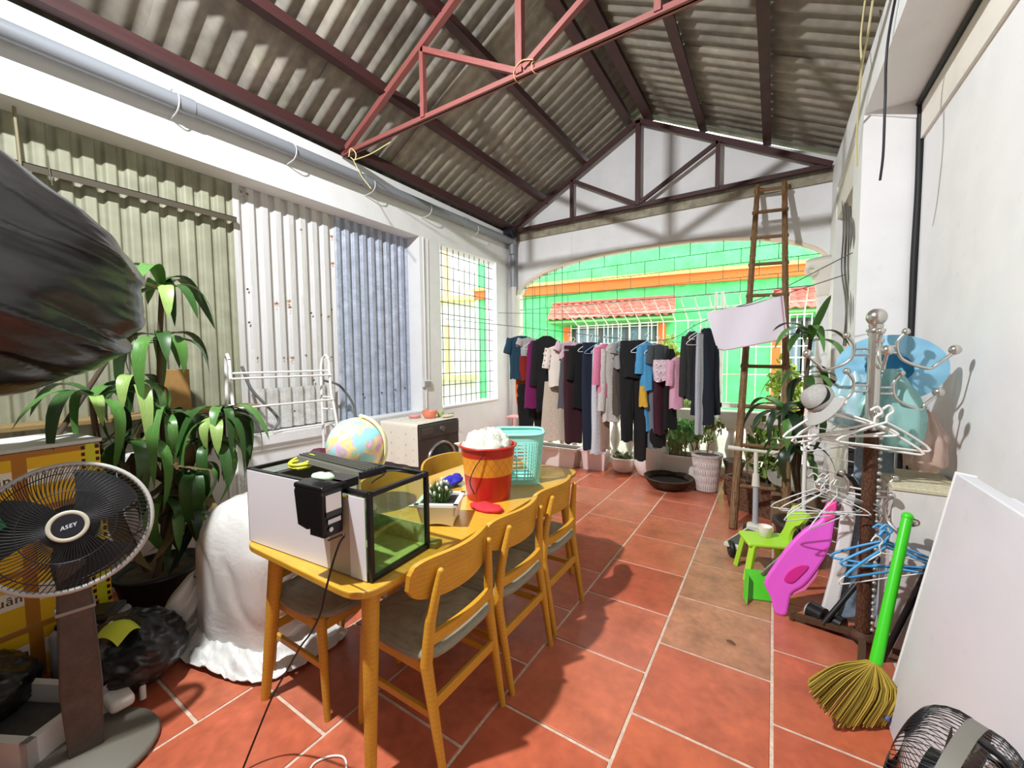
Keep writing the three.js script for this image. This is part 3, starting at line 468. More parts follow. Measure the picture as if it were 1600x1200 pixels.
{
  const t = thing('shallow_bowl', 'wide shallow black bowl with worn grey outside', 'bowl', [-0.98, 0, -4.82]);
  part('shell', lathe([[0, 0], [0.13, 0], [0.2, 0.04], [0.265, 0.12], [0.27, 0.135], [0.255, 0.135], [0.19, 0.06], [0.12, 0.025], [0, 0.025]], 36), M('#6e6358', 0.75, { map: rustT }), t);
  part('water', new THREE.CylinderGeometry(0.235, 0.21, 0.03, 30).translate(0, 0.08, 0), M('#08090b', 0.15), t);
}
// trees and shrubs outside
function shrub(label, p, rx, ry, n, sz, col, trunkH) {
  const t = thing('shrub', label, 'shrub', [p.x, -0.12, p.z]);
  part('stem', tube([V(0, 0, 0), V(0.05, trunkH / 2, 0.02), V(0, trunkH + 0.12, 0)], 0.025, 8), M('#6b5a40', 0.9), t);
  const f = part('foliage', foliage(n, 0, sz, inBlob(V(0, trunkH + 0.12, 0), rx, ry, rx * 0.8)), M(col, 0.6), t); return t;
}
shrub('yellow-green shrub behind the hanging clothes by the cage', V(-1.25, 0, -6.05), 0.22, 0.45, 320, 0.06, '#b7c767', 1.35);
shrub('pale green shrub behind the dark coats', V(-0.95, 0, -6.0), 0.28, 0.35, 300, 0.06, '#a9bf78', 0.75);
shrub('olive shrub seen through the bamboo ladder', V(0.12, 0, -6.1), 0.2, 0.5, 300, 0.06, '#8aa032', 1.0);
shrub('yellow-green tree beyond the side grille', V(-8.4, 0, -6.6), 0.5, 0.7, 500, 0.12, '#c3d84e', 2.7);
shrub('pale yellow shrub low beyond the side grille', V(-7.6, 0, -6.6), 0.45, 0.5, 400, 0.11, '#cfd65a', 1.0);

// ---------------------------------------------------------------- dining table and chairs
const wood = MP('#e6b23e', 0.3, { map: rep(grainT, 1.4), clearcoat: 0.35, clearcoatRoughness: 0.3 });
const woodSmall = M('#e0aa38', 0.42, { map: rep(grainT, 2.5) });
const TT = 0.72, TX0 = -1.9, TX1 = -1.1, TZ0 = -0.8, TZ1 = -2.58;
{
  const t = thing('dining_table', 'long yellow wooden dining table with rounded corners', 'table', [(TX0 + TX1) / 2, 0, (TZ0 + TZ1) / 2]);
  const hw = (TX1 - TX0) / 2, hl = (TZ0 - TZ1) / 2, r = 0.11, s = new THREE.Shape();
  s.moveTo(-hw + r, -hl); s.lineTo(hw - r, -hl); s.quadraticCurveTo(hw, -hl, hw, -hl + r); s.lineTo(hw, hl - r); s.quadraticCurveTo(hw, hl, hw - r, hl); s.lineTo(-hw + r, hl); s.quadraticCurveTo(-hw, hl, -hw, hl - r); s.lineTo(-hw, -hl + r); s.quadraticCurveTo(-hw, -hl, -hw + r, -hl);
  const top = ext(s, 0.026, 0.005, 10).rotateX(-PI / 2).translate(0, TT - 0.013, 0); part('table_top', uvMetres(top), wood, t);
  const zs = hl - 0.11, xs = hw - 0.09;
  part('apron', [bar(V(-xs, TT - 0.06, -zs), V(xs, TT - 0.06, -zs), 0.02, 0.06), bar(V(-xs, TT - 0.06, zs), V(xs, TT - 0.06, zs), 0.02, 0.06), bar(V(-xs, TT - 0.06, -zs), V(-xs, TT - 0.06, zs), 0.02, 0.06), bar(V(xs, TT - 0.06, -zs), V(xs, TT - 0.06, zs), 0.02, 0.06)], woodSmall, t);
  for (const a of [-1, 1]) for (const b of [-1, 1]) part('leg', uvMetres(rod(V(a * (xs + 0.045), 0, b * (zs + 0.06)), V(a * xs, TT - 0.026, b * zs), 0.019, 0.033, 14)), woodSmall, t);
}
const seatM = M('#a09c86', 0.6, { map: rep(mottle, 3), bumpMap: fineBump, bumpScale: 0.002 });
function makeChair() {
  const c = thing('dining_chair', '', 'chair');
  const w2 = 0.185;
  for (const k of [-1, 1]) {
    const leg = (pts, rs) => { const l = []; for (let i = 0; i < pts.length - 1; i++) l.push(rod(pts[i], pts[i + 1], rs[i], rs[i + 1], 10), ball(pts[i + 1], rs[i + 1] * 0.995, 10)); return uvMetres(merge(l)); };
    part('rear_leg', leg([V(-0.245, 0, k * w2), V(-0.175, 0.4, k * (w2 + 0.005)), V(-0.185, 0.56, k * (w2 - 0.01)), V(-0.212, 0.735, k * (w2 - 0.04))], [0.014, 0.023, 0.02, 0.013]), woodSmall, c);
    part('front_leg', leg([V(0.205, 0, k * 0.19), V(0.17, 0.41, k * 0.18)], [0.013, 0.021]), woodSmall, c);
    part('side_rail', bar(V(-0.17, 0.385, k * 0.185), V(0.17, 0.385, k * 0.18), 0.02, 0.045, 0.004), woodSmall, c);
    part('side_stretcher', bar(V(-0.205, 0.22, k * 0.186), V(0.188, 0.22, k * 0.185), 0.016, 0.028, 0.003), woodSmall, c);
  }
  part('front_rail', bar(V(0.17, 0.385, -0.18), V(0.17, 0.385, 0.18), 0.02, 0.045, 0.004), woodSmall, c);
  part('rear_rail', bar(V(-0.2, 0.26, -0.185), V(-0.2, 0.26, 0.185), 0.018, 0.04, 0.004), woodSmall, c);
  const bend = (z) => -0.185 + 1.3 * z * z;
  part('middle_rail', uvMetres(slab((s, t) => { const z = (s - 0.5) * 0.36; return V(-0.195 + 0.5 * z * z + 0.0, 0.475 + 0.04 * t, z); }, 14, 1, V(-0.02, 0, 0))), woodSmall, c);
  part('backrest', uvMetres(slab((s, t) => { const z = (s - 0.5) * 0.46, hh = 0.03 + 0.05 * Math.sqrt(Math.max(0, 1 - Math.pow(Math.abs(2 * s - 1), 5))); return V(bend(z) - 0.012 * t, 0.705 + hh * (2 * t - 1), z); }, 32, 4, V(-0.02, 0, 0))), woodSmall, c);
  const pad = grid((s, t) => { const a = s * 2 * PI, k = Math.sin(t * PI), e = (q) => Math.sign(q) * Math.pow(Math.abs(q), 0.55); return V(0.225 * e(Math.cos(a)) * Math.pow(k, 0.35), 0.43 + 0.032 * -Math.cos(t * PI), (0.22 - 0.02 * Math.cos(a)) * -e(Math.sin(a)) * Math.pow(k, 0.35)); }, 36, 14);
  part('seat', pad.translate(0.005, 0, 0), seatM, c);
  return c;
}
const chair0 = makeChair();
[[-1.19, -1.19, PI, 'wooden chair by the aquarium on the aisle side of the table'], [-1.185, -1.63, PI, 'middle wooden chair on the aisle side of the table'], [-1.2, -2.08, PI, 'wooden chair by the mint basket on the aisle side'], [-1.725, -1.12, 0, 'wooden chair under the aquarium on the bubble-wrap side'], [-1.86, -1.68, 0.05, 'middle wooden chair on the washing machine side of the table'], [-1.86, -2.2, -0.04, 'wooden chair nearest the washing machine at the table']].forEach(([x, z, a, label], i) => {
  const c = i ? chair0.clone() : chair0; if (i) { c.name = numbered('dining_chair'); scene.add(c); }
  c.position.set(x, 0, z); c.rotation.set(0, a, 0); c.userData = { label, category: 'chair', group: 'dining chairs' };
});
// ---------------------------------------------------------------- aquarium on the table
{
  const a = thing('aquarium', 'black-framed glass aquarium with white film on its long side', 'aquarium', [-1.52, TT, -1.005], 0.07);
  const w = 0.72, d = 0.29, h = 0.315, black = M('#0d0d0e', 0.4), T = 0.016;
  const fr = []; for (const y of [T / 2, h - T / 2]) { for (const z of [-1, 1]) fr.push(box(-w / 2, w / 2, y - T / 2, y + T / 2, z * d / 2 - T / 2, z * d / 2 + T / 2)); for (const x of [-1, 1]) fr.push(box(x * w / 2 - T / 2, x * w / 2 + T / 2, y - T / 2, y + T / 2, -d / 2, d / 2)); }
  for (const x of [-1, 1]) for (const z of [-1, 1]) fr.push(box(x * w / 2 - T / 2, x * w / 2 + T / 2, 0, h, z * d / 2 - T / 2, z * d / 2 + T / 2));
  part('frame', fr, black, a);
  const glass = new THREE.MeshPhysicalMaterial({ color: '#eef6ef', roughness: 0.0, transmission: 1, thickness: 0, ior: 1.45 });
  part('pane', box(w / 2 - 0.005, w / 2 - 0.001, T, h - T, -d / 2, d / 2), glass, a);
  part('pane', box(-w / 2 + 0.001, -w / 2 + 0.005, T, h - T, -d / 2, d / 2), glass, a);
  part('pane', box(-w / 2, w / 2, T, h - T, -d / 2 + 0.001, -d / 2 + 0.005), glass, a);
  part('pane', box(-w / 2, w / 2, T, h - T, d / 2 - 0.005, d / 2 - 0.001), glass, a);
  part('white_film', [box(-w / 2 + 0.004, 0.16, 0.004, h - 0.006, d / 2 + 0.0095, d / 2 + 0.0125), box(0.27, w / 2 - 0.012, 0.004, h - 0.02, d / 2 + 0.0095, d / 2 + 0.0125)], M('#e6e6ea', 0.35), a);
  part('bare_strip', box(0.16, 0.27, 0.004, h - 0.03, d / 2 + 0.0095, d / 2 + 0.011), M('#bdb3a0', 0.5), a);
  const green = new THREE.MeshPhysicalMaterial({ color: '#5f7a3a', roughness: 0.25 });
  part('algae_floor', box(-w / 2 + 0.006, w / 2 - 0.006, T, T + 0.006, -d / 2 + 0.006, d / 2 - 0.006), M('#84a24c', 0.5, { map: rep(mottle, 5) }), a);
  part('algae_back', box(-w / 2 + 0.006, w / 2 - 0.006, T, 0.1, -d / 2 + 0.006, -d / 2 + 0.01), M('#a3b878', 0.5, { map: rep(mottle, 5) }), a);
  part('cross_brace', box(-0.2, -0.16, h - 0.05, h, -d / 2, d / 2), black, a);
  // filter hung on the long side
  const f = part('hang_on_filter', merge([ext([[-0.05, 0.0], [-0.06, -0.02], [-0.045, -0.14], [0.005, -0.15], [0.008, -0.14], [0.02, -0.14], [0.02, -0.165], [0.09, -0.165], [0.095, -0.02], [0.085, 0.0]], 0.085, 0.008).translate(0.16, h + 0.02, d / 2 + 0.062), rboxAt(0.155, 0.02, 0.1, 0.008, 0.178, h + 0.02, d / 2 + 0.055), box(0.1, 0.25, h + 0.0, h + 0.03, d / 2 - 0.05, d / 2 + 0.03)]), M('#08080a', 0.35), a);
  part('media_pad', displace(new THREE.SphereGeometry(1, 16, 10).scale(0.05, 0.012, 0.03), 0.01, 40).translate(0.19, h + 0.048, d / 2 + 0.05), M('#a9bfa4', 0.8), f);
  part('label', box(0.2555, 0.2575, h - 0.075, h + 0.0, d / 2 + 0.032, d / 2 + 0.092), M('#ffffff', 0.5, { map: canvasTex(128, 256, (g, W, H) => { g.fillStyle = '#f0efec'; g.fillRect(0, 0, W, H); g.fillStyle = '#333'; g.fillRect(20, 26, 88, 16); for (let i = 0; i < 7; i++) g.fillRect(18, 70 + i * 24, 60 + (i * 37) % 34, 7); }) }), f);
  part('label', [box(0.2555, 0.2575, h - 0.1, h - 0.085, d / 2 + 0.036, d / 2 + 0.086), rod(V(0.2555, h - 0.12, d / 2 + 0.075), V(0.2577, h - 0.12, d / 2 + 0.075), 0.008, 0.008, 14)], M('#d9d9d6', 0.5), f);
  solo('filter_cord', tube([V(-1.262, 0.875, -0.8), onZ(538, 835, -0.785), onZ(530, 850, -0.78), onZ(520, 880, -0.77), onZ(507, 930, -0.76), onZ(500, 960, -0.755), onZ(485, 990, -0.75), onZ(470, 1010, -0.745), onZ(450, 1045, -0.74), onZ(425, 1090, -0.72), onZ(400, 1150, -0.68), onY(378, 1205, 0.008), onY(370, 1225, 0.008)], 0.0035, 90, 6), M('#111', 0.5), 'thin black cord from the aquarium filter down to the floor', 'cord');
  // lamp bar lying on the rim
  const l = thing('aquarium_light_bar', 'ribbed grey lamp bar resting across the aquarium rim', 'lamp', [-1.53, TT + h + 0.013, -1.02], -0.05);
  part('housing', ext([[-0.055, 0], [0.055, 0], [0.045, 0.016], [0.02, 0.022], [-0.02, 0.022], [-0.045, 0.016]], 0.5, 0.003).rotateY(PI / 2), M('#57564c', 0.5), l);
  part('ribs', [-0.03, -0.015, 0, 0.015, 0.03].map((z) => box(-0.24, 0.24, 0.021, 0.026, z - 0.003, z + 0.003)), M('#4a4a42', 0.5), l);
  part('end_cap', box(0.24, 0.255, -0.004, 0.022, -0.057, 0.057), M('#16161a', 0.4), l);
  part('wire_foot', [tube([V(0.25, 0.005, -0.03), V(0.29, 0.005, -0.02), V(0.3, -0.005, 0.03), V(0.31, -0.008, 0.05)], 0.003, 12), tube([V(0.25, 0.005, -0.05), V(0.31, 0.006, -0.08), V(0.33, -0.004, -0.1)], 0.003, 12)], M('#111', 0.4), l);
  solo('yellow_hose', [...Array(4)].map((_, i) => new THREE.TorusGeometry(0.05 - 0.004 * i, 0.006, 8, 28).rotateX(PI / 2 + 0.25 - 0.12 * i).rotateY(i * 0.6).translate(-1.72 + 0.006 * i, TT + h + 0.02 - 0.012 * (i % 2) - 0.004 * i, -0.98 + 0.005 * i)), M('#d8d63c', 0.4), 'coil of yellow hose on the aquarium corner', 'hose');
}
// ---------------------------------------------------------------- things on the table
{
  const g = thing('globe', 'pastel world globe on an arc stand behind the aquarium', 'globe', [-1.77, TT, -1.3], 0.35);
  const r = 0.148, cy = 0.33, map = pixels(512, 256, (u, v) => {
    const th = u * 2 * PI, ph = v * PI, x = Math.sin(ph) * Math.cos(th), y = Math.cos(ph), z = Math.sin(ph) * Math.sin(th), n = fbm(x * 1.6 + 3, y * 1.6, z * 1.6 + 1, 5);
    if (n < -0.04) return [170 + 20 * y, 218, 222 - 8 * y];
    const k = Math.floor((nz(x * 2.6 + 9, y * 2.6, z * 2.6) + 1) * 6) % 5; return [[246, 190, 205], [236, 228, 130], [246, 205, 165], [190, 216, 150], [212, 180, 208]][k];
  });
  part('sphere', new THREE.SphereGeometry(r, 40, 28).rotateZ(-0.41).translate(0, cy, 0), M('#ffffff', 0.35, { map }), g);
  part('meridian', new THREE.TorusGeometry(r + 0.012, 0.008, 8, 40, PI * 1.15).rotateZ(-PI * 0.5 - 0.41 - 0.2).scale(1, 1, 1.6).translate(0, cy, 0), M('#e9e6b8', 0.5), g);
  part('stem', rod(V(0, 0.01, 0), V(0, 0.17, 0), 0.014, 0.01, 12), M('#e0dcc0', 0.5), g);
  part('base', lathe([[0, 0], [0.085, 0], [0.085, 0.012], [0.03, 0.022], [0, 0.024]], 28), M('#e0dcc0', 0.5), g);
}
{
  const b = thing('bucket', 'red plastic bucket with a yellow woven band full of laundry', 'bucket', [-1.33, TT, -1.82], 0.5);
  const tex = canvasTex(512, 256, (g, w, h) => { g.fillStyle = '#b5261a'; g.fillRect(0, 0, w, h); g.fillStyle = '#e0972c'; g.fillRect(0, 52, w, 84); g.strokeStyle = '#c9852a'; g.lineWidth = 3; for (let i = -10; i < 40; i++) { g.beginPath(); g.moveTo(i * 26, 52); g.lineTo(i * 26 + 42, 136); g.stroke(); g.beginPath(); g.moveTo(i * 26 + 42, 52); g.lineTo(i * 26, 136); g.stroke(); } });
  const prof = [[0, 0.006], [0.11, 0.006], [0.113, 0], [0.12, 0], [0.122, 0.02], [0.15, 0.285], [0.16, 0.288], [0.162, 0.296], [0.154, 0.3], [0.146, 0.296], [0.115, 0.02]];
  const g = lathe(prof, 48), p = g.attributes.position, uv = g.attributes.uv; for (let i = 0; i < p.count; i++) uv.setY(i, p.getY(i) / 0.3);
  part('pail', g, M('#ffffff', 0.35, { map: tex }), b);
  part('spout', grid((s, t) => { const a = PI * 0.98 + (s - 0.5) * 0.5, r = 0.152 + 0.038 * t * Math.cos((s - 0.5) * PI); return V(r * Math.cos(a), 0.275 + 0.025 * t, r * Math.sin(a)); }, 10, 4), M('#e6e0d4', 0.4, { side: THREE.DoubleSide }), b);
  part('handle', tube([V(0, 0.27, 0.155), V(-0.05, 0.2, 0.158), V(-0.08, 0.12, 0.14), V(-0.06, 0.05, 0.125)], 0.003, 24), M('#3a3a3c', 0.4, { metalness: 0.6 }), b);
  part('handle', tube([V(0, 0.27, -0.155), V(0.06, 0.22, -0.16), V(0.08, 0.14, -0.15), V(0.07, 0.07, -0.13)], 0.003, 20), M('#3a3a3c', 0.4, { metalness: 0.6 }), b);
  const cl = thing('folded_laundry', 'bundle of pale printed cloth heaped in the red bucket', 'laundry', [-1.33, TT + 0.27, -1.82]);
  const ct = pixels(256, 256, (u, v) => { const n = tileNoise(u, v, 9, 4), m = tileNoise(u, v, 30, 2, 4); return m > 0.16 ? [96, 110, 104] : [222 + 40 * n, 226 + 40 * n, 214 + 40 * n]; });
  const heap = grid((s, t) => { const a = s * 2 * PI, k = Math.sin(t * PI / 2), R = 0.137 * k + 0.012 * nz(Math.cos(a) * 3, t * 5, Math.sin(a) * 3), y = 0.105 * Math.cos(t * PI / 2) + 0.03 * Math.sin(a * 3 + t * 9) * k * (1 - t) + 0.022 * nz(Math.cos(a) * 4 + 5, t * 6, Math.sin(a) * 4); return V(R * Math.cos(a) - 0.01, Math.max(-0.02, y), -R * Math.sin(a)); }, 48, 18, 3, 2);
  part('cloth', heap, M('#f2f2ea', 0.85, { map: ct, side: THREE.DoubleSide }), cl);
}
{
  const b = thing('laundry_basket', 'mint green perforated plastic laundry basket', 'basket', [-1.36, TT, -2.17], 0.55);
  const mint = M('#9ce6d8', 0.4), H = 0.31, wx = 0.17, wz = 0.14;
  const ring = (y) => { const k = 0.82 + 0.18 * y / H; return (s) => { const a = s * 2 * PI, e = (q) => Math.sign(q) * Math.pow(Math.abs(q), 0.5); return V(wx * k * e(Math.cos(a)), y, wz * k * e(Math.sin(a))); }; };
  const band = (y0, y1, thick = 0.004) => slab((s, t) => ring(y0 + (y1 - y0) * t)(1 - s), 48, 1, V(0, 0, 0));
  part('floor', box(-wx * 0.82, wx * 0.82, 0, 0.006, -wz * 0.82, wz * 0.82), mint, b);
  part('rim', tube([...Array(40)].map((_, i) => ring(H)(i / 40)), 0.009, 80, 8, true), mint, b);
  const solid = [grid((s, t) => ring(0.0 + 0.03 * t)(1 - s), 60, 1), grid((s, t) => ring(H - 0.05 + 0.05 * t)(1 - s), 60, 1)];
  part('base_band', solid[0], M('#9ce6d8', 0.4, { side: THREE.DoubleSide }), b); part('top_band', solid[1], M('#9ce6d8', 0.4, { side: THREE.DoubleSide }), b);
  const lat = []; for (let i = 0; i < 56; i++) { const s = i / 56; lat.push(bar(ring(0.03)(s), ring(H - 0.05)(s), 0.007, 0.004)); }
  for (let j = 0; j < 11; j++) { const y = 0.045 + j * 0.0215; for (let i = 0; i < 56; i += 1) lat.push(bar(ring(y)(i / 56), ring(y)((i + 1.02) / 56), 0.004, 0.007)); }
  const lt = part('lattice', lat, mint, b); lt.userData.kind = 'stuff';
  part('hand_grip', tube([ring(H)(0.46).add(V(-0.005, 0, 0)), ring(H)(0.48).add(V(-0.02, 0.012, 0)), ring(H)(0.52).add(V(-0.02, 0.012, 0)), ring(H)(0.54).add(V(-0.005, 0, 0))], 0.007, 16), mint, b);
}
{
  const p = thing('small_planter', 'little white square planter with spiky artificial grass', 'plant', [-1.32, TT, -1.42], 0.5);
  const c = M('#f1efe9', 0.35), q = (k) => 0.072 + 0.02 * k;
  part('pot', [0, 1, 2, 3].map((i) => slab((s, t) => V((s - 0.5) * 2 * q(t), 0.105 * t + (t < 0.5 ? 0.012 * Math.cos((s - 0.5) * PI) : 0), q(t)), 6, 2, V(0, 0, -0.008)).rotateY(i * PI / 2)).concat([box(-0.07, 0.07, 0.08, 0.086, -0.07, 0.07), ...[0, 1, 2, 3].map((i) => box(-0.1, 0.1, 0.098, 0.11, 0.08, 0.1).rotateY(i * PI / 2))]), c, p);
  part('soil', box(-0.08, 0.08, 0.085, 0.095, -0.08, 0.08), M('#2a2a22', 0.9), p);
  const bl = []; for (let i = 0; i < 150; i++) { const g = new THREE.ConeGeometry(0.0035, rr(0.07, 0.13), 4).translate(0, 0.045, 0); g.rotateX(rr(0, 0.75)); g.rotateY(rr(0, 6.28)); g.translate(rr(-0.03, 0.03), 0.1, rr(-0.03, 0.03)); bl.push(g); }
  part('grass_tuft', bl, M('#4f6b2c', 0.5), p);
  const fl = []; for (let i = 0; i < 26; i++) { const a = rr(0, 6.28), r = rr(0.01, 0.075); fl.push(new THREE.SphereGeometry(0.007, 6, 5).scale(1, 1.7, 1).translate(r * Math.cos(a), rr(0.13, 0.2) - r * 0.4, r * Math.sin(a))); }
  part('white_buds', fl, M('#dfe3cf', 0.6), p);
}
solo('blue_cloth', displace(new THREE.SphereGeometry(1, 24, 16).scale(0.055, 0.03, 0.075), 0.04, 22, 3).translate(-1.63, TT + 0.03, -1.86), M('#2a22a8', 0.7), 'crumpled royal blue cloth beside the red bucket', 'cloth');
solo('red_cloth', displace(new THREE.SphereGeometry(1, 28, 16).scale(0.1, 0.016, 0.055), 0.02, 20, 8).translate(-1.22, TT + 0.012, -1.65), M('#c92430', 0.8), 'flat red cloth lying against the bucket foot', 'cloth');
solo('white_reflection_sheet', slab((s, t) => V(-0.1 + 0.2 * s, 0.003 + 0.004 * Math.sin(s * 5) * t, -0.14 + 0.28 * t), 6, 4, V(0, -0.0012, 0)).rotateY(0.2).translate(-1.52, TT + 0.002, -1.62), M('#f3f2ee', 0.6), 'pillar glare on the table painted as a white paper lying behind the little planter', 'reflection');  // pale slab standing in for the white pillar mirrored in the glossy top
solo('wooden_block', at(rbox(0.07, 0.022, 0.05, 0.003), -1.17, TT + 0.011, -1.2, 0.2), M('#8d8a3a', 0.6, { map: rep(grainT, 4) }), 'small olive wooden block by the aquarium corner', 'block');

// ---------------------------------------------------------------- along the parapet
{
  const w = thing('washing_machine', 'dark grey front-loading washing machine by the parapet', 'washing machine', [-3.24, 0, -3.19]);
  const dk = M('#4a4440', 0.35, { metalness: 0.3 }), bk = M('#141416', 0.3);
  part('cabinet', rboxAt(0.56, 0.82, 0.62, 0.012, 0, 0.425, 0), dk, w);
  part('control_panel', rboxAt(0.012, 0.13, 0.6, 0.005, 0.283, 0.755, 0), M('#55504c', 0.3, { metalness: 0.4 }), w);
  part('drawer', rboxAt(0.012, 0.07, 0.16, 0.004, 0.288, 0.755, 0.19), M('#5e5955', 0.3, { metalness: 0.4 }), w);
  part('knob', rod(V(0.285, 0.76, -0.02), V(0.315, 0.76, -0.02), 0.032, 0.028, 20), M('#8a8580', 0.25, { metalness: 0.7 }), w);
  const d = part('door', new THREE.TorusGeometry(0.215, 0.016, 12, 40).rotateY(PI / 2).translate(0.285, 0.4, -0.02), M('#b5b2ae', 0.2, { metalness: 0.8 }), w);
  part('door_glass', lathe([[0, 0.03], [0.1, 0.025], [0.19, 0.0], [0.2, -0.02]], 32).rotateZ(-PI / 2).translate(0.285, 0.4, -0.02), bk, d);
  part('foot', [-1, 1].flatMap((a) => [-1, 1].map((b) => rod(V(a * 0.22, 0, b * 0.25), V(a * 0.22, 0.03, b * 0.25), 0.025, 0.025, 12))), bk, w);
  const c = thing('machine_cover', 'cream dotted cloth draped over the washing machine', 'cloth', [-3.24, 0.837, -3.19]);
  const dots = canvasTex(256, 256, (g) => { g.fillStyle = '#e4ddcd'; g.fillRect(0, 0, 256, 256); for (let j = 0; j < 5; j++) for (let i = 0; i < 5; i++) { g.fillStyle = (i + j) % 2 ? '#c9a2a0' : '#b3a58c'; g.beginPath(); g.arc(26 + i * 51 + (j % 2) * 20, 26 + j * 51, 5, 0, 7); g.fill(); } });
  part('drape', slab((s, t) => { const u = s * 1.1; let z, y = 0; if (u < 0.42) { z = 0.322; y = -0.42 + u; z += 0.012 * Math.sin(t * 17) * (1 - u / 0.42); } else if (u < 1.04) { z = 0.322 - (u - 0.42); y = 0.004; } else { z = -0.3; y = 0.004; } return V(-0.27 + 0.55 * t - (u < 0.42 ? 0.02 * (0.42 - u) : 0), y, z); }, 44, 10, V(0, 0.004, 0), 2, 1), M('#ffffff', 0.85, { map: dots }), c);
  solo('coral_bowl', lathe([[0, 0], [0.05, 0], [0.075, 0.03], [0.085, 0.08], [0.08, 0.08], [0.07, 0.035], [0, 0.015]], 24).translate(-3.18, 0.848, -3.27), M('#e98a6c', 0.45), 'coral plastic bowl on the washing machine cover', 'bowl');
  solo('pink_dish', lathe([[0, 0], [0.06, 0], [0.07, 0.03], [0.065, 0.03], [0, 0.01]], 20).translate(-3.34, 0.848, -3.2), M('#eba9a4', 0.45), 'small pink dish beside the coral bowl', 'dish');
  solo('green_cup', lathe([[0, 0], [0.03, 0], [0.038, 0.06], [0.034, 0.06], [0, 0.01]], 18).translate(-3.16, 0.848, -3.42), M('#b9c98a', 0.5), 'pale green cup on the washing machine cover', 'cup');
  solo('sponge_pile', displace(new THREE.SphereGeometry(1, 16, 10).scale(0.05, 0.018, 0.09), 0.02, 20).translate(-3.05, 0.862, -3.42), M('#d9cfae', 0.9), 'beige scrub sponges beside the green cup', 'sponge');
  // pink wire stool in the corner
  const p = thing('pink_stool', 'pink plastic folding stool in the corner by the downpipe', 'stool', [-3.2, 0, -5.15], 0.2), pk = M('#eea0a0', 0.45);
  part('seat', rboxAt(0.3, 0.025, 0.24, 0.008, 0, 0.63, 0), pk, p);
  for (const a of [-1, 1]) for (const b of [-1, 1]) part('leg', rod(V(a * 0.14, 0, b * 0.11), V(a * 0.13, 0.62, b * 0.1), 0.012, 0.011, 8), pk, p);
  part('stretcher', [bar(V(-0.135, 0.4, 0.105), V(0.135, 0.4, 0.105), 0.014), bar(V(-0.135, 0.4, -0.105), V(0.135, 0.4, -0.105), 0.014), bar(V(0, 0.4, 0.105), V(0, 0.62, 0.105), 0.012), bar(V(-0.14, 0.2, 0.105), V(0.14, 0.2, 0.105), 0.014)], pk, p);
  // thin branch on the wall beside the machine
  solo('wall_tap', [tube([V(XL, 0.72, -4.0), V(XL + 0.06, 0.73, -4.0), V(XL + 0.1, 0.7, -4.0)], 0.012, 12), rod(V(XL + 0.05, 0.74, -4.0), V(XL + 0.05, 0.79, -4.0), 0.01), bar(V(XL + 0.05, 0.79, -4.05), V(XL + 0.05, 0.79, -3.95), 0.012)], M('#9a948a', 0.35, { metalness: 0.6 }), 'small metal tap on the parapet beyond the washing machine', 'tap');
  // white folding rack leaning at the parapet
  const r = thing('folding_rack', 'white tubular folding laundry rack leaning by the parapet', 'rack', [-3.36, 0, -1.81]), wm = M('#f0f0ee', 0.4), Z0 = 0.4, Z1 = -0.4;
  for (const z of [Z0, Z1]) {
    part('front_leg', tube([V(0.2, 0, z * 1.12), V(0.1, 0.55, z * 1.08), V(0.03, 1.05, z * 1.02), V(0.0, 1.2, z), V(-0.02, 1.5, z)], 0.012, 30, 8), wm, r);
    part('rear_leg', tube([V(-0.14, 0, z * 1.0), V(-0.13, 0.8, z * 0.98), V(-0.12, 1.35, z * 0.96), V(-0.1, 1.5, z * 0.97), V(-0.06, 1.54, z * 0.99), V(-0.02, 1.5, z)], 0.012, 30, 8), wm, r);
    part('link', rod(V(0.01, 1.16, z), V(-0.13, 1.16, z * 0.97), 0.008), wm, r); part('link', rod(V(0.02, 1.05, z), V(-0.13, 1.05, z * 0.97), 0.008), wm, r);
  }
  for (const [x, y] of [[0.0, 1.36], [-0.02, 1.4], [0.02, 1.14], [0.09, 0.62], [0.09, 0.58], [0.12, 0.4], [-0.13, 0.9], [-0.13, 0.4]]) part('rung', rod(V(x, y, Z0 * 1.02), V(x, y, Z1 * 1.02), 0.008, 0.008, 8), wm, r);
  // dark hoses behind the rack
  solo('grey_hose', tube([V(-3.62, 1.45, -1.6), V(-3.6, 1.25, -1.66), V(-3.57, 1.0, -1.84), V(-3.55, 0.9, -1.78)], 0.012, 24), M('#6c6f70', 0.5), 'dark grey hose against the rusty sheet behind the rack', 'hose');
  solo('grey_hose', tube([V(-3.6, 1.3, -2.3), V(-3.58, 1.24, -2.45), V(-3.56, 1.05, -2.58), V(-3.55, 0.9, -2.6)], 0.012, 24), M('#6c6f70', 0.5), 'dark grey hose curving beside the pale blue sheet', 'hose');
}
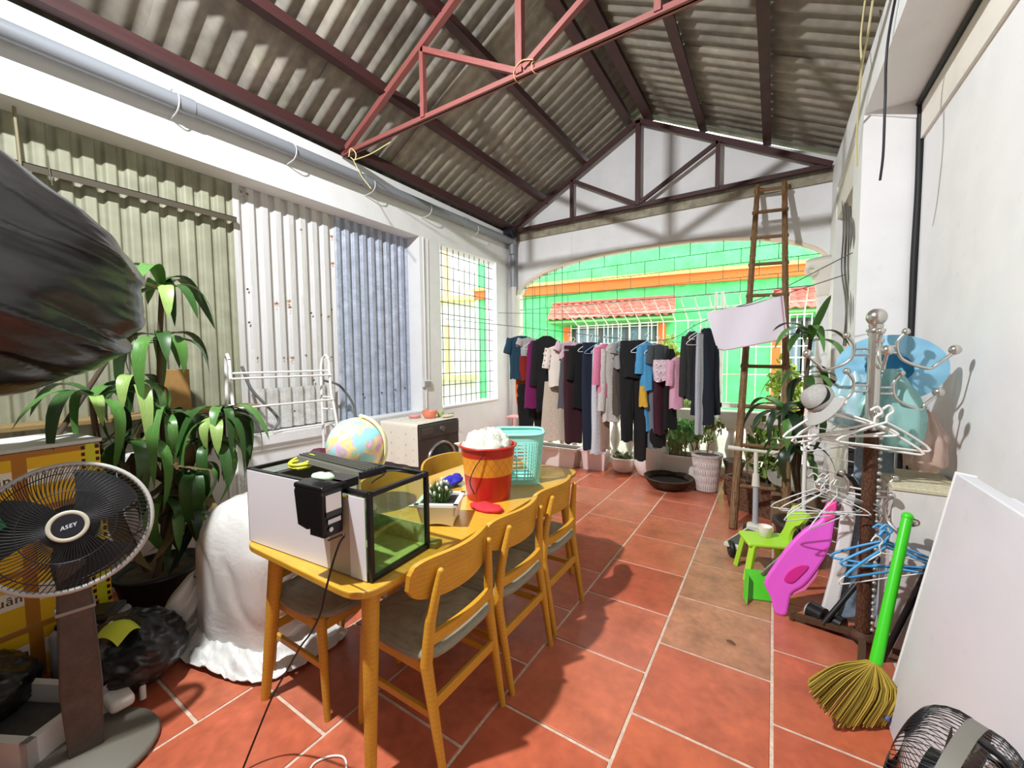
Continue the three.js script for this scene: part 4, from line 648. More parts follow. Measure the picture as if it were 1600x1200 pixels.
// ---------------------------------------------------------------- corner stack by the olive sheet
{
  const sh = thing('wall_shelf', 'plain wooden wall shelf along the olive sheet', 'shelf', [-3.68, 1.12, -0.65]);
  part('board', uvMetres(rbox(0.24, 0.03, 2.1, 0.004)), M('#a58d5f', 0.7, { map: rep(grainT, 1.2) }), sh);
  for (const z of [-0.85, 0.85]) part('bracket', box(-0.1, 0.1, -0.25, -0.015, z - 0.015, z + 0.015), M('#4a4234', 0.8), sh);
  solo('wooden_crate_end', at(uvMetres(rbox(0.12, 0.3, 0.16, 0.005)), -3.66, 1.285, -1.16, 0), M('#b58c52', 0.7, { map: rep(grainT, 3) }), 'short stack of brown wood blocks on the wall shelf', 'wood');
  solo('wooden_stake', rod(V(-3.2, 1.0, -0.45), V(-3.45, 1.75, -0.9), 0.014, 0.011, 8), M('#4d4030', 0.85), 'dark thin stake leaning above the yellow cartons', 'stake');
  // yellow cartons
  const txt = (a, b) => canvasTex(512, 256, (g, w, h) => {
    g.fillStyle = '#f2bf14'; g.fillRect(0, 0, w, h); g.fillStyle = '#f6efe0'; g.fillRect(0, 80, 430, 76); g.fillStyle = '#5b4a44'; g.font = 'bold 46px sans-serif'; g.fillText(a, 8, 135); g.font = '34px sans-serif'; g.fillText(b, 300, 132);
    g.fillStyle = '#b9761c'; g.fillRect(0, 0, w, 26); g.fillRect(205, 0, 48, h); g.fillStyle = '#111'; for (let i = 0; i < 8; i++) { g.fillRect(440, 8 + i * 32, 14, 18); g.fillRect(494, 8 + i * 32, 14, 18); } g.fillStyle = '#d3d21c'; g.fillRect(458, 0, 34, h);
  });
  const face = [M('#ffffff', 0.6, { map: txt('nai Xuân', 'Y  12') }), M('#c98f2a', 0.7), M('#e8e2d4', 0.7), M('#c98f2a', 0.7), M('#ffffff', 0.6, { map: txt('nai Xuân', 'Y  12') }), M('#c98f2a', 0.7)];
  const carton = (x, y, z, w, h, d, turn, label, fm = face) => { const o = new THREE.Mesh(new THREE.BoxGeometry(w, h, d), fm); o.name = numbered('carton'); o.position.set(x, y + h / 2, z); o.rotation.y = turn; o.castShadow = o.receiveShadow = true; scene.add(o); return info(o, label, 'carton', 'stacked cartons'); };
  const rightFace = [face[0], face[1], face[2], face[3], face[1], face[5]];
  carton(-3.12, 0, -0.34, 0.44, 0.26, 0.5, 0.12, 'yellow printed carton at the foot of its stack', rightFace);
  carton(-3.12, 0.262, -0.34, 0.44, 0.27, 0.5, 0.1, 'brown and yellow printed carton second up its stack', rightFace);
  carton(-3.13, 0.534, -0.34, 0.44, 0.28, 0.5, 0.13, 'yellow printed carton third up its stack', rightFace);
  carton(-3.12, 0.816, -0.33, 0.44, 0.26, 0.5, 0.12, 'yellow printed carton topmost of its stack', rightFace);
  solo('white_cloth_lid', displace(rbox(0.46, 0.02, 0.52, 0.008, 3), 0.01, 12).rotateY(0.12).translate(-3.12, 1.09, -0.33), M('#d9d8d2', 0.8), 'thin white packing sheet on top of the cartons', 'sheet');
  // bundle in black plastic on a steel shelf beside the frame
  const st = thing('steel_shelf', 'grey steel shelf carrying the black plastic bundle', 'shelf', [-2.45, 0, 0.32]);
  for (const a of [-1, 1]) for (const b of [-1, 1]) part('upright', box(a * 0.28 - 0.015, a * 0.28 + 0.015, 0, 1.33, b * 0.3 - 0.015, b * 0.3 + 0.015), M('#7f8284', 0.5), st);
  for (const y of [0.3, 0.8, 1.32]) part('shelf_board', box(-0.3, 0.3, y, y + 0.02, -0.32, 0.32), M('#8a8d8f', 0.5), st);
  const bp = MP('#0b0c0d', 0.34, { clearcoat: 0.5, clearcoatRoughness: 0.22, bumpMap: rep(bumpT, 5, 3), bumpScale: 0.006 });
  const cx = -2.4, bun = thing('plastic_bundle', 'huge bundle wrapped in shiny black plastic on the steel shelf', 'bundle', [cx, 0, 0]);
  const C = V(0, 1.813, 0.02);
  const gB = grid((s, t) => {
    const a = s * 2 * PI, b = t * PI, sx = Math.sin(b) * Math.cos(a), sy = Math.cos(b), sz = Math.sin(b) * Math.sin(a);
    const e = (q, k) => Math.sign(q) * Math.pow(Math.abs(q), k);
    const X = 0.36 * e(sx, 0.9), Zz = sz < 0 ? 0.69 * sz : 0.48 * sz, Y = (sy > 0 ? 0.5 : 0.47) * sy - 0.09 * Math.pow(Math.max(0, -Zz) / 0.69, 2);
    const dg = Y * 0.8 - Zz * 0.5 + X * 0.3 - 0.15, wob = 0.05 * nz(X * 2.5, Y * 2.5, Zz * 2.5); let fold = 0.015 * nz(X * 4, Y * 4, Zz * 4); [-0.33, -0.2, -0.08, 0.03, 0.1, 0.19, 0.27, 0.36, 0.45].forEach((c, i) => { const q = dg - c - wob - 0.07 * Math.sin(i * 2.3) * Zz; fold += (i % 2 ? -0.03 : 0.026) * Math.exp(-Math.abs(q) / 0.022) * (0.5 + 0.5 * Math.sin(i * 1.7 + Zz * 5)); }); fold += -0.01 * Math.abs(nz(dg * 22, Zz * 3, X * 3)); const k = 1 + fold / 0.4;
    return V(C.x + X * k, C.y + Y * k, C.z - Zz * k * -1);
  }, 220, 150);
  part('wrapping', gB, bp, bun);
}
// ---------------------------------------------------------------- standing fan
function fanHead(parent, R, depth, rimM, wireM, bladeM, logo) {
  // axis +z towards the viewer
  const cage = part('grille', [new THREE.TorusGeometry(R, 0.009, 8, 64), new THREE.TorusGeometry(R, 0.006, 8, 64).translate(0, 0, -0.02)], rimM, parent);
  const wires = [], n = 84;
  for (let i = 0; i < n; i++) { const a = i / n * 2 * PI, tw = 0.5, pt = (k, z) => { const r = R * k, q = a + tw * (1 - k); return V(r * Math.cos(q), r * Math.sin(q), z); }; wires.push(tube([pt(0.24, depth), pt(0.6, depth * 0.93), pt(0.88, depth * 0.6), pt(1, 0)], 0.0014, 10, 4)); wires.push(tube([pt(0.3, -depth * 1.1), pt(0.7, -depth), pt(1, -0.02)], 0.0014, 6, 4)); }
  for (const k of [0.55, 0.85]) wires.push(new THREE.TorusGeometry(R * k, 0.0018, 5, 60).translate(0, 0, depth * (k < 0.7 ? 0.95 : 0.66)));
  const wr = part('grille_wires', wires, wireM, cage); wr.userData.kind = 'stuff';
  for (let i = 0; i < 3; i++) { const b = part('blade', slab((s, t) => { const r = R * (0.14 + 0.76 * t), a = (s - 0.5) * (1.5 - 0.35 * t) + 0.35 * t; return V(r * Math.cos(a), r * Math.sin(a), 0.04 * (s - 0.5) * (1 - 0.4 * t) - 0.005); }, 10, 8, V(0, 0, -0.003)), bladeM, parent); b.rotation.z = i * 2 * PI / 3 + 0.4; }
  part('hub', lathe([[0, 0.03], [R * 0.12, 0.025], [R * 0.15, 0], [R * 0.15, -0.03]], 24).rotateX(PI / 2), bladeM, parent);
  const bd = part('badge', [new THREE.TorusGeometry(R * 0.21, R * 0.032, 10, 40).scale(1, 1, 0.5).translate(0, 0, depth + 0.004)], M('#bdb9a4', 0.45), parent);
  const plate = new THREE.CircleGeometry(R * 0.19, 32).translate(0, 0, depth + 0.006); part('badge_plate', plate, logo, bd);
  part('motor', lathe([[0, -0.19], [0.05, -0.19], [0.075, -0.16], [0.08, -depth * 1.1], [0.05, -depth * 1.05], [0, -depth * 1.05]], 24).rotateX(PI / 2).scale(1, 1, -1).rotateY(PI).translate(0, 0, 0), bladeM, parent);
}
{
  const f = thing('standing_fan', 'black standing fan with pale rim beside the cartons', 'fan', [-2.12, 0, -0.345]);
  const col = M('#4e4a43', 0.4, { map: rep(mottle, 3) }), dark = M('#17181a', 0.35);
  part('base', lathe([[0, 0], [0.2, 0], [0.21, 0.015], [0.2, 0.035], [0.08, 0.06], [0.05, 0.065], [0, 0.065]], 40), M('#6b675c', 0.5), f);
  const toCam = V(2.12, 0, 0.345).normalize(), turn = Math.atan2(toCam.x, toCam.z);
  const pil = part('column', ext([[-0.045, 0.05], [-0.055, 0.3], [-0.046, 0.62], [-0.04, 0.78], [0.04, 0.78], [0.046, 0.62], [0.055, 0.3], [0.045, 0.05]], 0.07, 0.008), col, f); pil.rotation.y = turn;
  part('column_band', rboxAt(0.102, 0.012, 0.078, 0.003, 0, 0.6, 0), M('#8d8a80', 0.4), pil);
  const hd = new THREE.Group(); hd.name = 'head'; f.add(hd); hd.position.set(0, 0.9, 0); hd.rotation.set(-0.28, turn - 0.05, 0.16, 'YXZ');
  const logo = M('#ffffff', 0.4, { map: canvasTex(256, 256, (g) => { g.fillStyle = '#0a0b14'; g.fillRect(0, 0, 256, 256); g.save(); g.translate(128, 136); g.rotate(-0.05); g.fillStyle = '#c9cdd4'; g.font = 'italic bold 54px sans-serif'; g.textAlign = 'center'; g.fillText('ASEY', 0, 14); g.restore(); }) });
  fanHead(hd, 0.222, 0.06, M('#b5b4ae', 0.4), M('#1a1b1d', 0.4), M('#1c1e20', 0.3), logo);
  part('sticker', box(-0.2, -0.11, 0.09, 0.125, 0.032, 0.035).rotateZ(0.25), M('#1f8f55', 0.5), hd);
  part('neck', rod(V(0, 0.76, 0), V(-0.05, 0.88, -0.01), 0.02, 0.02, 12), dark, f);
}
{
  const f = thing('standing_fan', 'black fan with a grey band standing by the leaning white panel', 'fan', [0.375, 0, -1.3]);
  const dk = M('#17181a', 0.35);
  part('base', lathe([[0, 0], [0.15, 0], [0.16, 0.015], [0.15, 0.03], [0.05, 0.05], [0, 0.05]], 36), dk, f);
  part('column', rod(V(0, 0.03, 0), V(0, 0.42, 0), 0.02, 0.018, 14), dk, f);
  const hd = new THREE.Group(); hd.name = 'head'; f.add(hd); hd.position.set(0, 0.48, 0); hd.rotation.set(0.15, 1.05, 0.1, 'YXZ');
  const R = 0.16;
  part('cage_band', new THREE.CylinderGeometry(R, R, 0.03, 48, 1, true).rotateX(PI / 2), M('#77746a', 0.5, { side: THREE.DoubleSide }), hd);
  const wires = []; for (let i = 0; i < 70; i++) { const a = i / 70 * 2 * PI; for (const k of [-1, 1]) { const pt = (r, z, o) => V(R * r * Math.cos(a + o), R * r * Math.sin(a + o), z * k); wires.push(tube([pt(1, 0.015, 0), pt(0.97, 0.05, 0.08), pt(0.75, 0.085, 0.25), pt(0.25, 0.1, 0.6)], 0.0013, 8, 4)); } }
  const wr = part('cage_wires', wires, M('#1b1b1d', 0.4), hd); wr.userData.kind = 'stuff';
  for (const st of [tube([V(R + 0.002, 0, 0.015), V(R * 0.97, 0, 0.052), V(R * 0.75, 0, 0.088), V(0.04, 0, 0.103)], 0.006, 16), tube([V(0, R + 0.002, 0.015), V(0, R * 0.97, 0.052), V(0, R * 0.75, 0.088), V(0, 0.04, 0.103)], 0.007, 16)]) part('cage_strap', st, M('#17181a', 0.35), hd);
  for (let i = 0; i < 3; i++) { const b = part('blade', slab((s, t) => { const r = R * (0.14 + 0.74 * t), a = (s - 0.5) * 1.2; return V(r * Math.cos(a), r * Math.sin(a), 0.05 * (s - 0.5)); }, 8, 6, V(0, 0, -0.003)), dk, hd); b.rotation.z = i * 2.094; }
  part('hub', lathe([[0, -0.05], [0.05, -0.05], [0.055, 0.02], [0, 0.03]], 20).rotateX(PI / 2), dk, hd);
}
// ---------------------------------------------------------------- bags and wrapped things on the floor
{
  const bag = MP('#101214', 0.32, { clearcoat: 0.3, clearcoatRoughness: 0.3 });
  const lump = (rx, ry, rz, sd, amp = 0.05) => grid((s, t) => { const a = s * 2 * PI, b = t * PI, x = Math.sin(b) * Math.cos(a), y = Math.cos(b), z = Math.sin(b) * Math.sin(a), k = 1 + amp * (1.5 * Math.sin(a * 9 + sd) * Math.sin(b) * Math.max(0, y) + 2.4 * Math.abs(nz(x * 3 + sd, y * 3, z * 3)) + 0.8 * nz(x * 9 + sd, y * 9, z * 9)); return V(rx * x * k, Math.max(-ry, ry * y * k) + ry, -rz * z * k); }, 72, 40);
  const b1 = thing('bin_bag', 'knotted black bin bag with a lime tag beside the fan', 'bag', [-2.5, 0, -0.57]);
  part('sack', lump(0.24, 0.15, 0.2, 2), bag, b1);
  part('tag', slab((s, t) => V(-0.06 + 0.12 * s, 0.03 * Math.sin(s * 3) + 0.02 * Math.sin(t * 4), -0.05 + 0.1 * t), 8, 6, V(0, -0.002, 0)).rotateZ(-0.2).rotateY(0.5).translate(0.09, 0.295, 0.06), M('#c8d63a', 0.6), b1);
  const b2 = thing('bin_bag', 'slack black plastic bag under the printed cartons', 'bag', [-2.72, 0, -0.12]);
  part('sack', lump(0.22, 0.13, 0.2, 7), bag, b2);
  const ap = thing('appliance_housing', 'white appliance housing with a dark opening on the floor', 'appliance', [-2.42, 0, -0.24], 0.5), wh = M('#dadad6', 0.45);
  part('shell', [box(-0.2, 0.2, 0, 0.03, -0.14, 0.14), box(-0.2, 0.2, 0, 0.15, -0.14, -0.11), box(-0.2, 0.2, 0, 0.15, 0.11, 0.14), box(-0.2, -0.17, 0, 0.15, -0.14, 0.14), box(0.17, 0.2, 0, 0.15, -0.14, 0.14)], wh, ap);
  part('tray', box(-0.15, 0.15, 0.05, 0.08, -0.1, 0.1), M('#4a4c4f', 0.5, { map: rep(mottle, 4) }), ap);
  const a2 = thing('grey_machine', 'grey kitchen machine with a square dark bowl beside the bag', 'appliance', [-2.75, 0, -0.5], 0.9);
  part('body', rboxAt(0.24, 0.26, 0.2, 0.03, 0, 0.13, 0), M('#9a9c9e', 0.4), a2);
  part('bowl', [rboxAt(0.2, 0.03, 0.16, 0.01, 0, 0.27, 0), rboxAt(0.15, 0.012, 0.11, 0.005, 0, 0.285, 0)], M('#232426', 0.4), a2);
  solo('white_tube_frame', [tube([V(-2.28, 0.02, -0.55), V(-2.34, 0.2, -0.56), V(-2.46, 0.33, -0.5)], 0.012, 16), rboxAt(0.14, 0.05, 0.08, 0.02, -2.27, 0.09, -0.47)], M('#dcdad2', 0.45), 'bent white tube piece sticking out of the bags', 'tube');
  // bubble wrapped bundle
  const bw = new THREE.MeshPhysicalMaterial({ color: '#d9d8d3', roughness: 0.35, bumpMap: rep(bumpT, 2, 1.5), bumpScale: 0.002, clearcoat: 0.5, clearcoatRoughness: 0.25 });
  const wp = thing('bubble_wrapped_bundle', 'big rounded bundle in white bubble wrap beside the table', 'bundle', [-2.3, 0, -1.12], 0.2);
  part('wrap', grid((s, t) => { const a = s * 2 * PI, b = t * PI, e = (q, k) => Math.sign(q) * Math.pow(Math.abs(q), k), y = Math.cos(b), q = Math.pow(Math.sin(b), 0.5), x = e(Math.cos(a), 0.65) * q, z = e(Math.sin(a), 0.65) * q, wd = 1 - 0.13 * y + 0.1 * Math.pow(Math.max(0, -y), 4), k = 1 + 0.09 * nz(x * 1.3 + 4, y * 1.3, z * 1.3) - 0.025 * Math.pow(Math.abs(Math.sin(4 * (x + y * 0.8) + 2 * nz(x, y * 2, z))), 6); return V(0.31 * x * wd * k - 0.03 * (1 - y) * Math.max(0, -x), Math.max(0.004, 0.39 + 0.385 * e(y, 0.62) + 0.015 * nz(x * 3, 2, z * 3)), -0.28 * z * wd * k); }, 110, 80, 4, 3), bw, wp);
  part('loose_wrap', slab((s, t) => { const a = -0.3 + s * 3.3, r = 0.31 + 0.13 * t + 0.03 * nz(a * 2, 3, t), y = 0.07 * Math.pow(1 - t, 1.5) + 0.01 + 0.06 * Math.abs(nz(a * 3, t * 2.5, 4)) * (1 - 0.5 * t) + 0.035 * Math.abs(nz(a * 8, t * 5, 1)); return V(Math.cos(a) * r * 1.02 - 0.02, y, Math.sin(a) * r * (0.92 + 0.1 * Math.sin(a * 3))); }, 70, 8, V(0, 0.003, 0), 4, 0.6), bw, wp);
  part('gathered_tail', grid((s, t) => { const a = s * 2 * PI, r = 0.03 + 0.07 * Math.sin(t * PI) + 0.018 * Math.sin(a * 5 + t * 4); return V(-0.36 - 0.06 * t + r * Math.cos(a) * 0.8, 0.34 - 0.3 * t + 0.02 * Math.sin(a * 3), 0.16 + 0.1 * t - r * Math.sin(a)); }, 30, 14, 1, 1), bw, wp);
  solo('storage_tub', [rboxAt(0.4, 0.5, 0.36, 0.03, 0, 0.25, 0), rboxAt(0.44, 0.03, 0.4, 0.012, 0, 0.515, 0)].map((g) => g.rotateY(0.1).translate(-3.02, 0, -1.62)), M('#d9d2bd', 0.5), 'cream plastic tub standing behind the bubble-wrapped bundle', 'tub');
  solo('maroon_bag', displace(new THREE.SphereGeometry(1, 18, 12).scale(0.1, 0.16, 0.1), 0.06, 12, 4).translate(-2.83, 0.69, -1.75), M('#5b1b33', 0.7), 'small maroon bag on the cream tub', 'bag');
  solo('floor_cable', tube([onY(480, 1210, 0.005), onY(492, 1192, 0.005), onY(515, 1182, 0.005), onY(534, 1182, 0.005), onY(541, 1192, 0.005), onY(540, 1212, 0.005)], 0.004, 24), M('#e9e4dc', 0.5), 'white cable looping on the floor by the table leg', 'cable');
}

// ---------------------------------------------------------------- bamboo ladder and things by the side wall
const bamboo = M('#c9b48c', 0.7, { map: rep(rustT, 3) });
{
  const l = thing('bamboo_ladder', 'tall weathered bamboo ladder leaning on the gable wall', 'ladder', [-0.1, 0, -3.95]);
  const o = V(0.1, 0, 3.95), L0 = onY(1145, 826, 0).add(o), L1 = onZ(1184, 290, ZF + 0.13).add(o), R0 = onY(1229, 838, 0).add(o), R1 = onZ(1226, 284, ZF + 0.13).add(o);
  const knots = (a, b) => { const list = [rod(a, b, 0.034, 0.026, 12)]; for (let i = 1; i < 12; i++) { const p = a.clone().lerp(b, i / 12); list.push(ball(p, 0.036 - 0.0005 * i, 10).translate(0, 0, 0)); } return merge(list); };
  part('rail', knots(L0, L1), bamboo, l); part('rail', knots(R0, R1), bamboo, l);
  for (const k of [0.1, 0.2, 0.3, 0.41, 0.52, 0.62, 0.72, 0.81, 0.9, 0.98]) { const a = L0.clone().lerp(L1, k), b = R0.clone().lerp(R1, k), d = b.clone().sub(a).normalize().multiplyScalar(0.035); part('rung', rod(a.clone().sub(d), b.clone().add(d), 0.018, 0.018, 10), bamboo, l); }
}
{
  // old foam trough planter
  const t = troughPot('trough_planter', 'weathered tapered wooden trough planter behind the ladder', -0.05, -4.5, 0.62, 0.3, 0.3, M('#a58a78', 0.8, { map: rep(rustT, 2) }), -0.5);
  part('dry_stalks', [0, 1, 2, 3].map((i) => tube([V(-0.15 + i * 0.09, 0.24, 0), V(-0.16 + i * 0.1, 0.5, 0.02), V(-0.17 + i * 0.11, 0.75, 0.01)], 0.007, 10)), leafM.dry, t);
  part('foliage', foliage(120, 0, 0.06, inBlob(V(0.02, 0.65, 0), 0.22, 0.3, 0.1)), M('#6d8a3a', 0.6), t);
  const g = thing('glazed_pot', 'ochre glazed pot standing between the ladder rails', 'pot', [0.2, 0, -3.98]);
  part('vessel', lathe([[0, 0], [0.07, 0], [0.1, 0.03], [0.14, 0.14], [0.15, 0.22], [0.17, 0.235], [0.17, 0.25], [0.14, 0.25], [0.13, 0.2], [0, 0.18]], 28).scale(0.9, 1.0, 0.9), MP('#8d6f35', 0.35, { clearcoat: 0.5 }), g);
  const j = thing('clay_jar', 'dark clay jar between the lattice pot and ladder', 'jar', [-0.33, 0, -4.95]);
  part('vessel', lathe([[0, 0], [0.09, 0], [0.1, 0.05], [0.085, 0.28], [0.11, 0.36], [0.11, 0.38], [0.09, 0.38], [0, 0.3]], 24), M('#4d382c', 0.6), j);
  const w = thing('wash_basin', 'grey enamel basin resting behind the ladder', 'basin', [0.2, 0.3, -4.45]);
  part('shell', lathe([[0, 0], [0.1, 0], [0.2, 0.08], [0.23, 0.11], [0.22, 0.115], [0.18, 0.09], [0, 0.015]], 30).rotateX(0.35), M('#a8a196', 0.5), w);
  solo('storage_crate', [rboxAt(0.42, 0.3, 0.4, 0.02, 0.22, 0.15, -4.45)], M('#8c7760', 0.7, { map: rep(grainT, 3) }), 'brown wooden crate behind the ladder foot', 'crate');
}
// ---------------------------------------------------------------- child scooter, stools, pans
{
  const s = thing('kick_scooter', 'grey and white child kick scooter by the ladder', 'scooter', [-0.13, 0, -3.66], 0.0), wh = M('#dad6c8', 0.4), gr = M('#a9adb2', 0.35), bk = M('#1a1a1b', 0.5);
  const q = (u, v, z) => onZ(u, v, z).sub(s.position);
  const deck = [V(-0.17, 0.075, 0.28), V(-0.05, 0.075, 0.34), V(0.09, 0.1, 0.02), V(0.0, 0.1, -0.03)];
  part('deck', slab((a, b) => { const k = 0.055 - 0.012 * b; return V(-0.1 + 0.13 * b + (a - 0.5) * 2 * k * 0.95, 0.072 + 0.03 * b, 0.3 - 0.34 * b + (a - 0.5) * 2 * k * 0.35); }, 4, 10, V(0, 0.022, 0)), wh, s);
  part('grip_mat', slab((a, b) => { const k = 0.046 - 0.012 * b; return V(-0.09 + 0.11 * b + (a - 0.5) * 2 * k * 0.95, 0.096 + 0.028 * b, 0.27 - 0.26 * b + (a - 0.5) * 2 * k * 0.35); }, 4, 8, V(0, 0.003, 0)), M('#5d6052', 0.8, { map: rep(mottle, 5) }), s);
  part('rear_wheel', new THREE.TorusGeometry(0.04, 0.02, 10, 24).rotateY(0.3 + PI / 2).translate(-0.1, 0.06, 0.29), bk, s);
  part('front_wheel', [new THREE.TorusGeometry(0.045, 0.018, 10, 24).rotateY(PI / 2).translate(0.12, 0.063, -0.06), new THREE.TorusGeometry(0.045, 0.018, 10, 24).rotateY(PI / 2).translate(-0.03, 0.063, -0.1)], bk, s);
  part('fork', rboxAt(0.12, 0.06, 0.09, 0.02, 0.04, 0.13, -0.05), wh, s);
  part('lower_tube', rod(V(0.04, 0.14, -0.06), V(0.035, 0.46, -0.1), 0.022, 0.02, 14), gr, s);
  part('upper_tube', rod(V(0.035, 0.46, -0.1), V(0.03, 0.72, -0.13), 0.016, 0.016, 14), wh, s);
  part('clamp', rod(V(0.035, 0.45, -0.1), V(0.034, 0.55, -0.11), 0.03, 0.024, 14), wh, s);
  part('handlebar', [rod(V(-0.13, 0.74, -0.1), V(0.18, 0.72, -0.16), 0.014, 0.014, 12), rod(V(-0.17, 0.745, -0.09), V(-0.08, 0.737, -0.11), 0.019, 0.019, 12), rod(V(0.13, 0.725, -0.15), V(0.22, 0.72, -0.17), 0.019, 0.019, 12)], wh, s);
}
{
  const s = thing('child_chair', 'lime green plastic child chair beside the scooter', 'chair', [0.0, 0, -3.2], 0.35), lime = M('#aee23c', 0.38);
  part('seat', rboxAt(0.27, 0.03, 0.22, 0.014, -0.02, 0.245, 0), lime, s);
  part('backrest', slab((a, t) => V(0.09 + 0.06 * t * t + 0.035 * t, 0.245 + 0.22 * t, (a - 0.5) * (0.16 - 0.07 * Math.sin(PI * Math.min(1, t * 1.35))) * (t > 0.6 ? 1.25 : 1)), 6, 10, V(0.022, 0, 0)), lime, s);
  for (const [x, z] of [[-0.12, 0.09], [-0.12, -0.09], [0.09, 0.09], [0.09, -0.09]]) part('leg', bar(V(x * 1.35, 0, z * 1.25), V(x, 0.24, z), 0.045, 0.03, 0.006), lime, s);
  const d = thing('dustpan', 'green dustpan with a long chrome handle by the pink board', 'dustpan', [-0.04, 0, -2.88], 0.3);
  const gp = M('#54cf2a', 0.4);
  part('pan', [slab((a, t) => V((a - 0.5) * (0.2 - 0.06 * t), 0.006 + 0.14 * t, 0.05 - 0.09 * t), 3, 3, V(0, 0.004, 0)), slab((a, t) => V(-0.1 + 0.03 * a, 0.01 + 0.13 * a, 0.05 - 0.09 * a + 0.07 * t), 3, 2, V(0.004, 0, 0)), slab((a, t) => V(0.1 - 0.03 * a, 0.01 + 0.13 * a, 0.05 - 0.09 * a + 0.07 * t), 3, 2, V(0.004, 0, 0))], gp, d);
  const hb = d.worldToLocal(V(0.36, 0.63, -3.0).clone()); d.updateMatrixWorld(true); const hb2 = d.worldToLocal(V(0.36, 0.64, -2.98));
  part('handle', rod(V(0.02, 0.13, -0.03), hb2, 0.012, 0.012, 12), M('#b9b7b8', 0.2, { metalness: 0.9 }), d);
}
{
  // pink plastic bath seat leaning against the clutter
  const pk = M('#e85fd6', 0.35), s = thing('bath_seat', 'pink moulded plastic bath seat leaning beside the ironing board', 'bath seat', [0.1, 0, -2.74]);
  const loc = ([u, v]) => { const p = onZ(u, v, -2.8); return [p.x - 0.1, p.y + 0.02]; };
  const curve = (list) => new THREE.CatmullRomCurve3(list.map(loc).map(([x, y]) => V(x, y, 0)), true).getPoints(70).map((p) => [p.x, p.y]);
  const tilt = (g) => { const p = g.attributes.position; for (let k = 0; k < p.count; k++) { const y = p.getY(k), x = p.getX(k); p.setZ(k, p.getZ(k) - 0.28 * y + 0.5 * (x - y * 0.4) * (x - y * 0.4)); } g.computeVertexNormals(); return g; };
  const sh = new THREE.Shape(curve([[1194, 911], [1203, 930], [1212, 954], [1227, 957], [1233, 940], [1237, 928], [1256, 918], [1280, 893], [1298, 866], [1306, 835], [1313, 798], [1305, 793], [1292, 806], [1284, 824], [1258, 838], [1231, 861], [1210, 886]]).map(([x, y]) => new THREE.Vector2(x, y)));
  part('shell', tilt(ext(sh, 0.035, 0.013, 8)), pk, s);
  const rc = new THREE.Shape(curve([[1225, 908], [1232, 896], [1250, 888], [1263, 890], [1252, 902], [1236, 912]]).map(([x, y]) => new THREE.Vector2(x, y)));
  part('recess', tilt(ext(rc, 0.008, 0.003, 8).translate(0, 0, 0.022)), M('#d4268e', 0.4), s);
  part('strap', tilt(ext([[1293, 804], [1312, 796], [1308, 822], [1290, 828]].map(loc), 0.03, 0.008).translate(0, 0, 0.015)), M('#f0489c', 0.4), s);
  part('rear_rim', tilt(ext([[1236, 932], [1258, 926], [1276, 908], [1280, 896], [1258, 916], [1238, 926]].map(loc), 0.07, 0.006).translate(0, 0, -0.03)), M('#e873b4', 0.4), s);
}
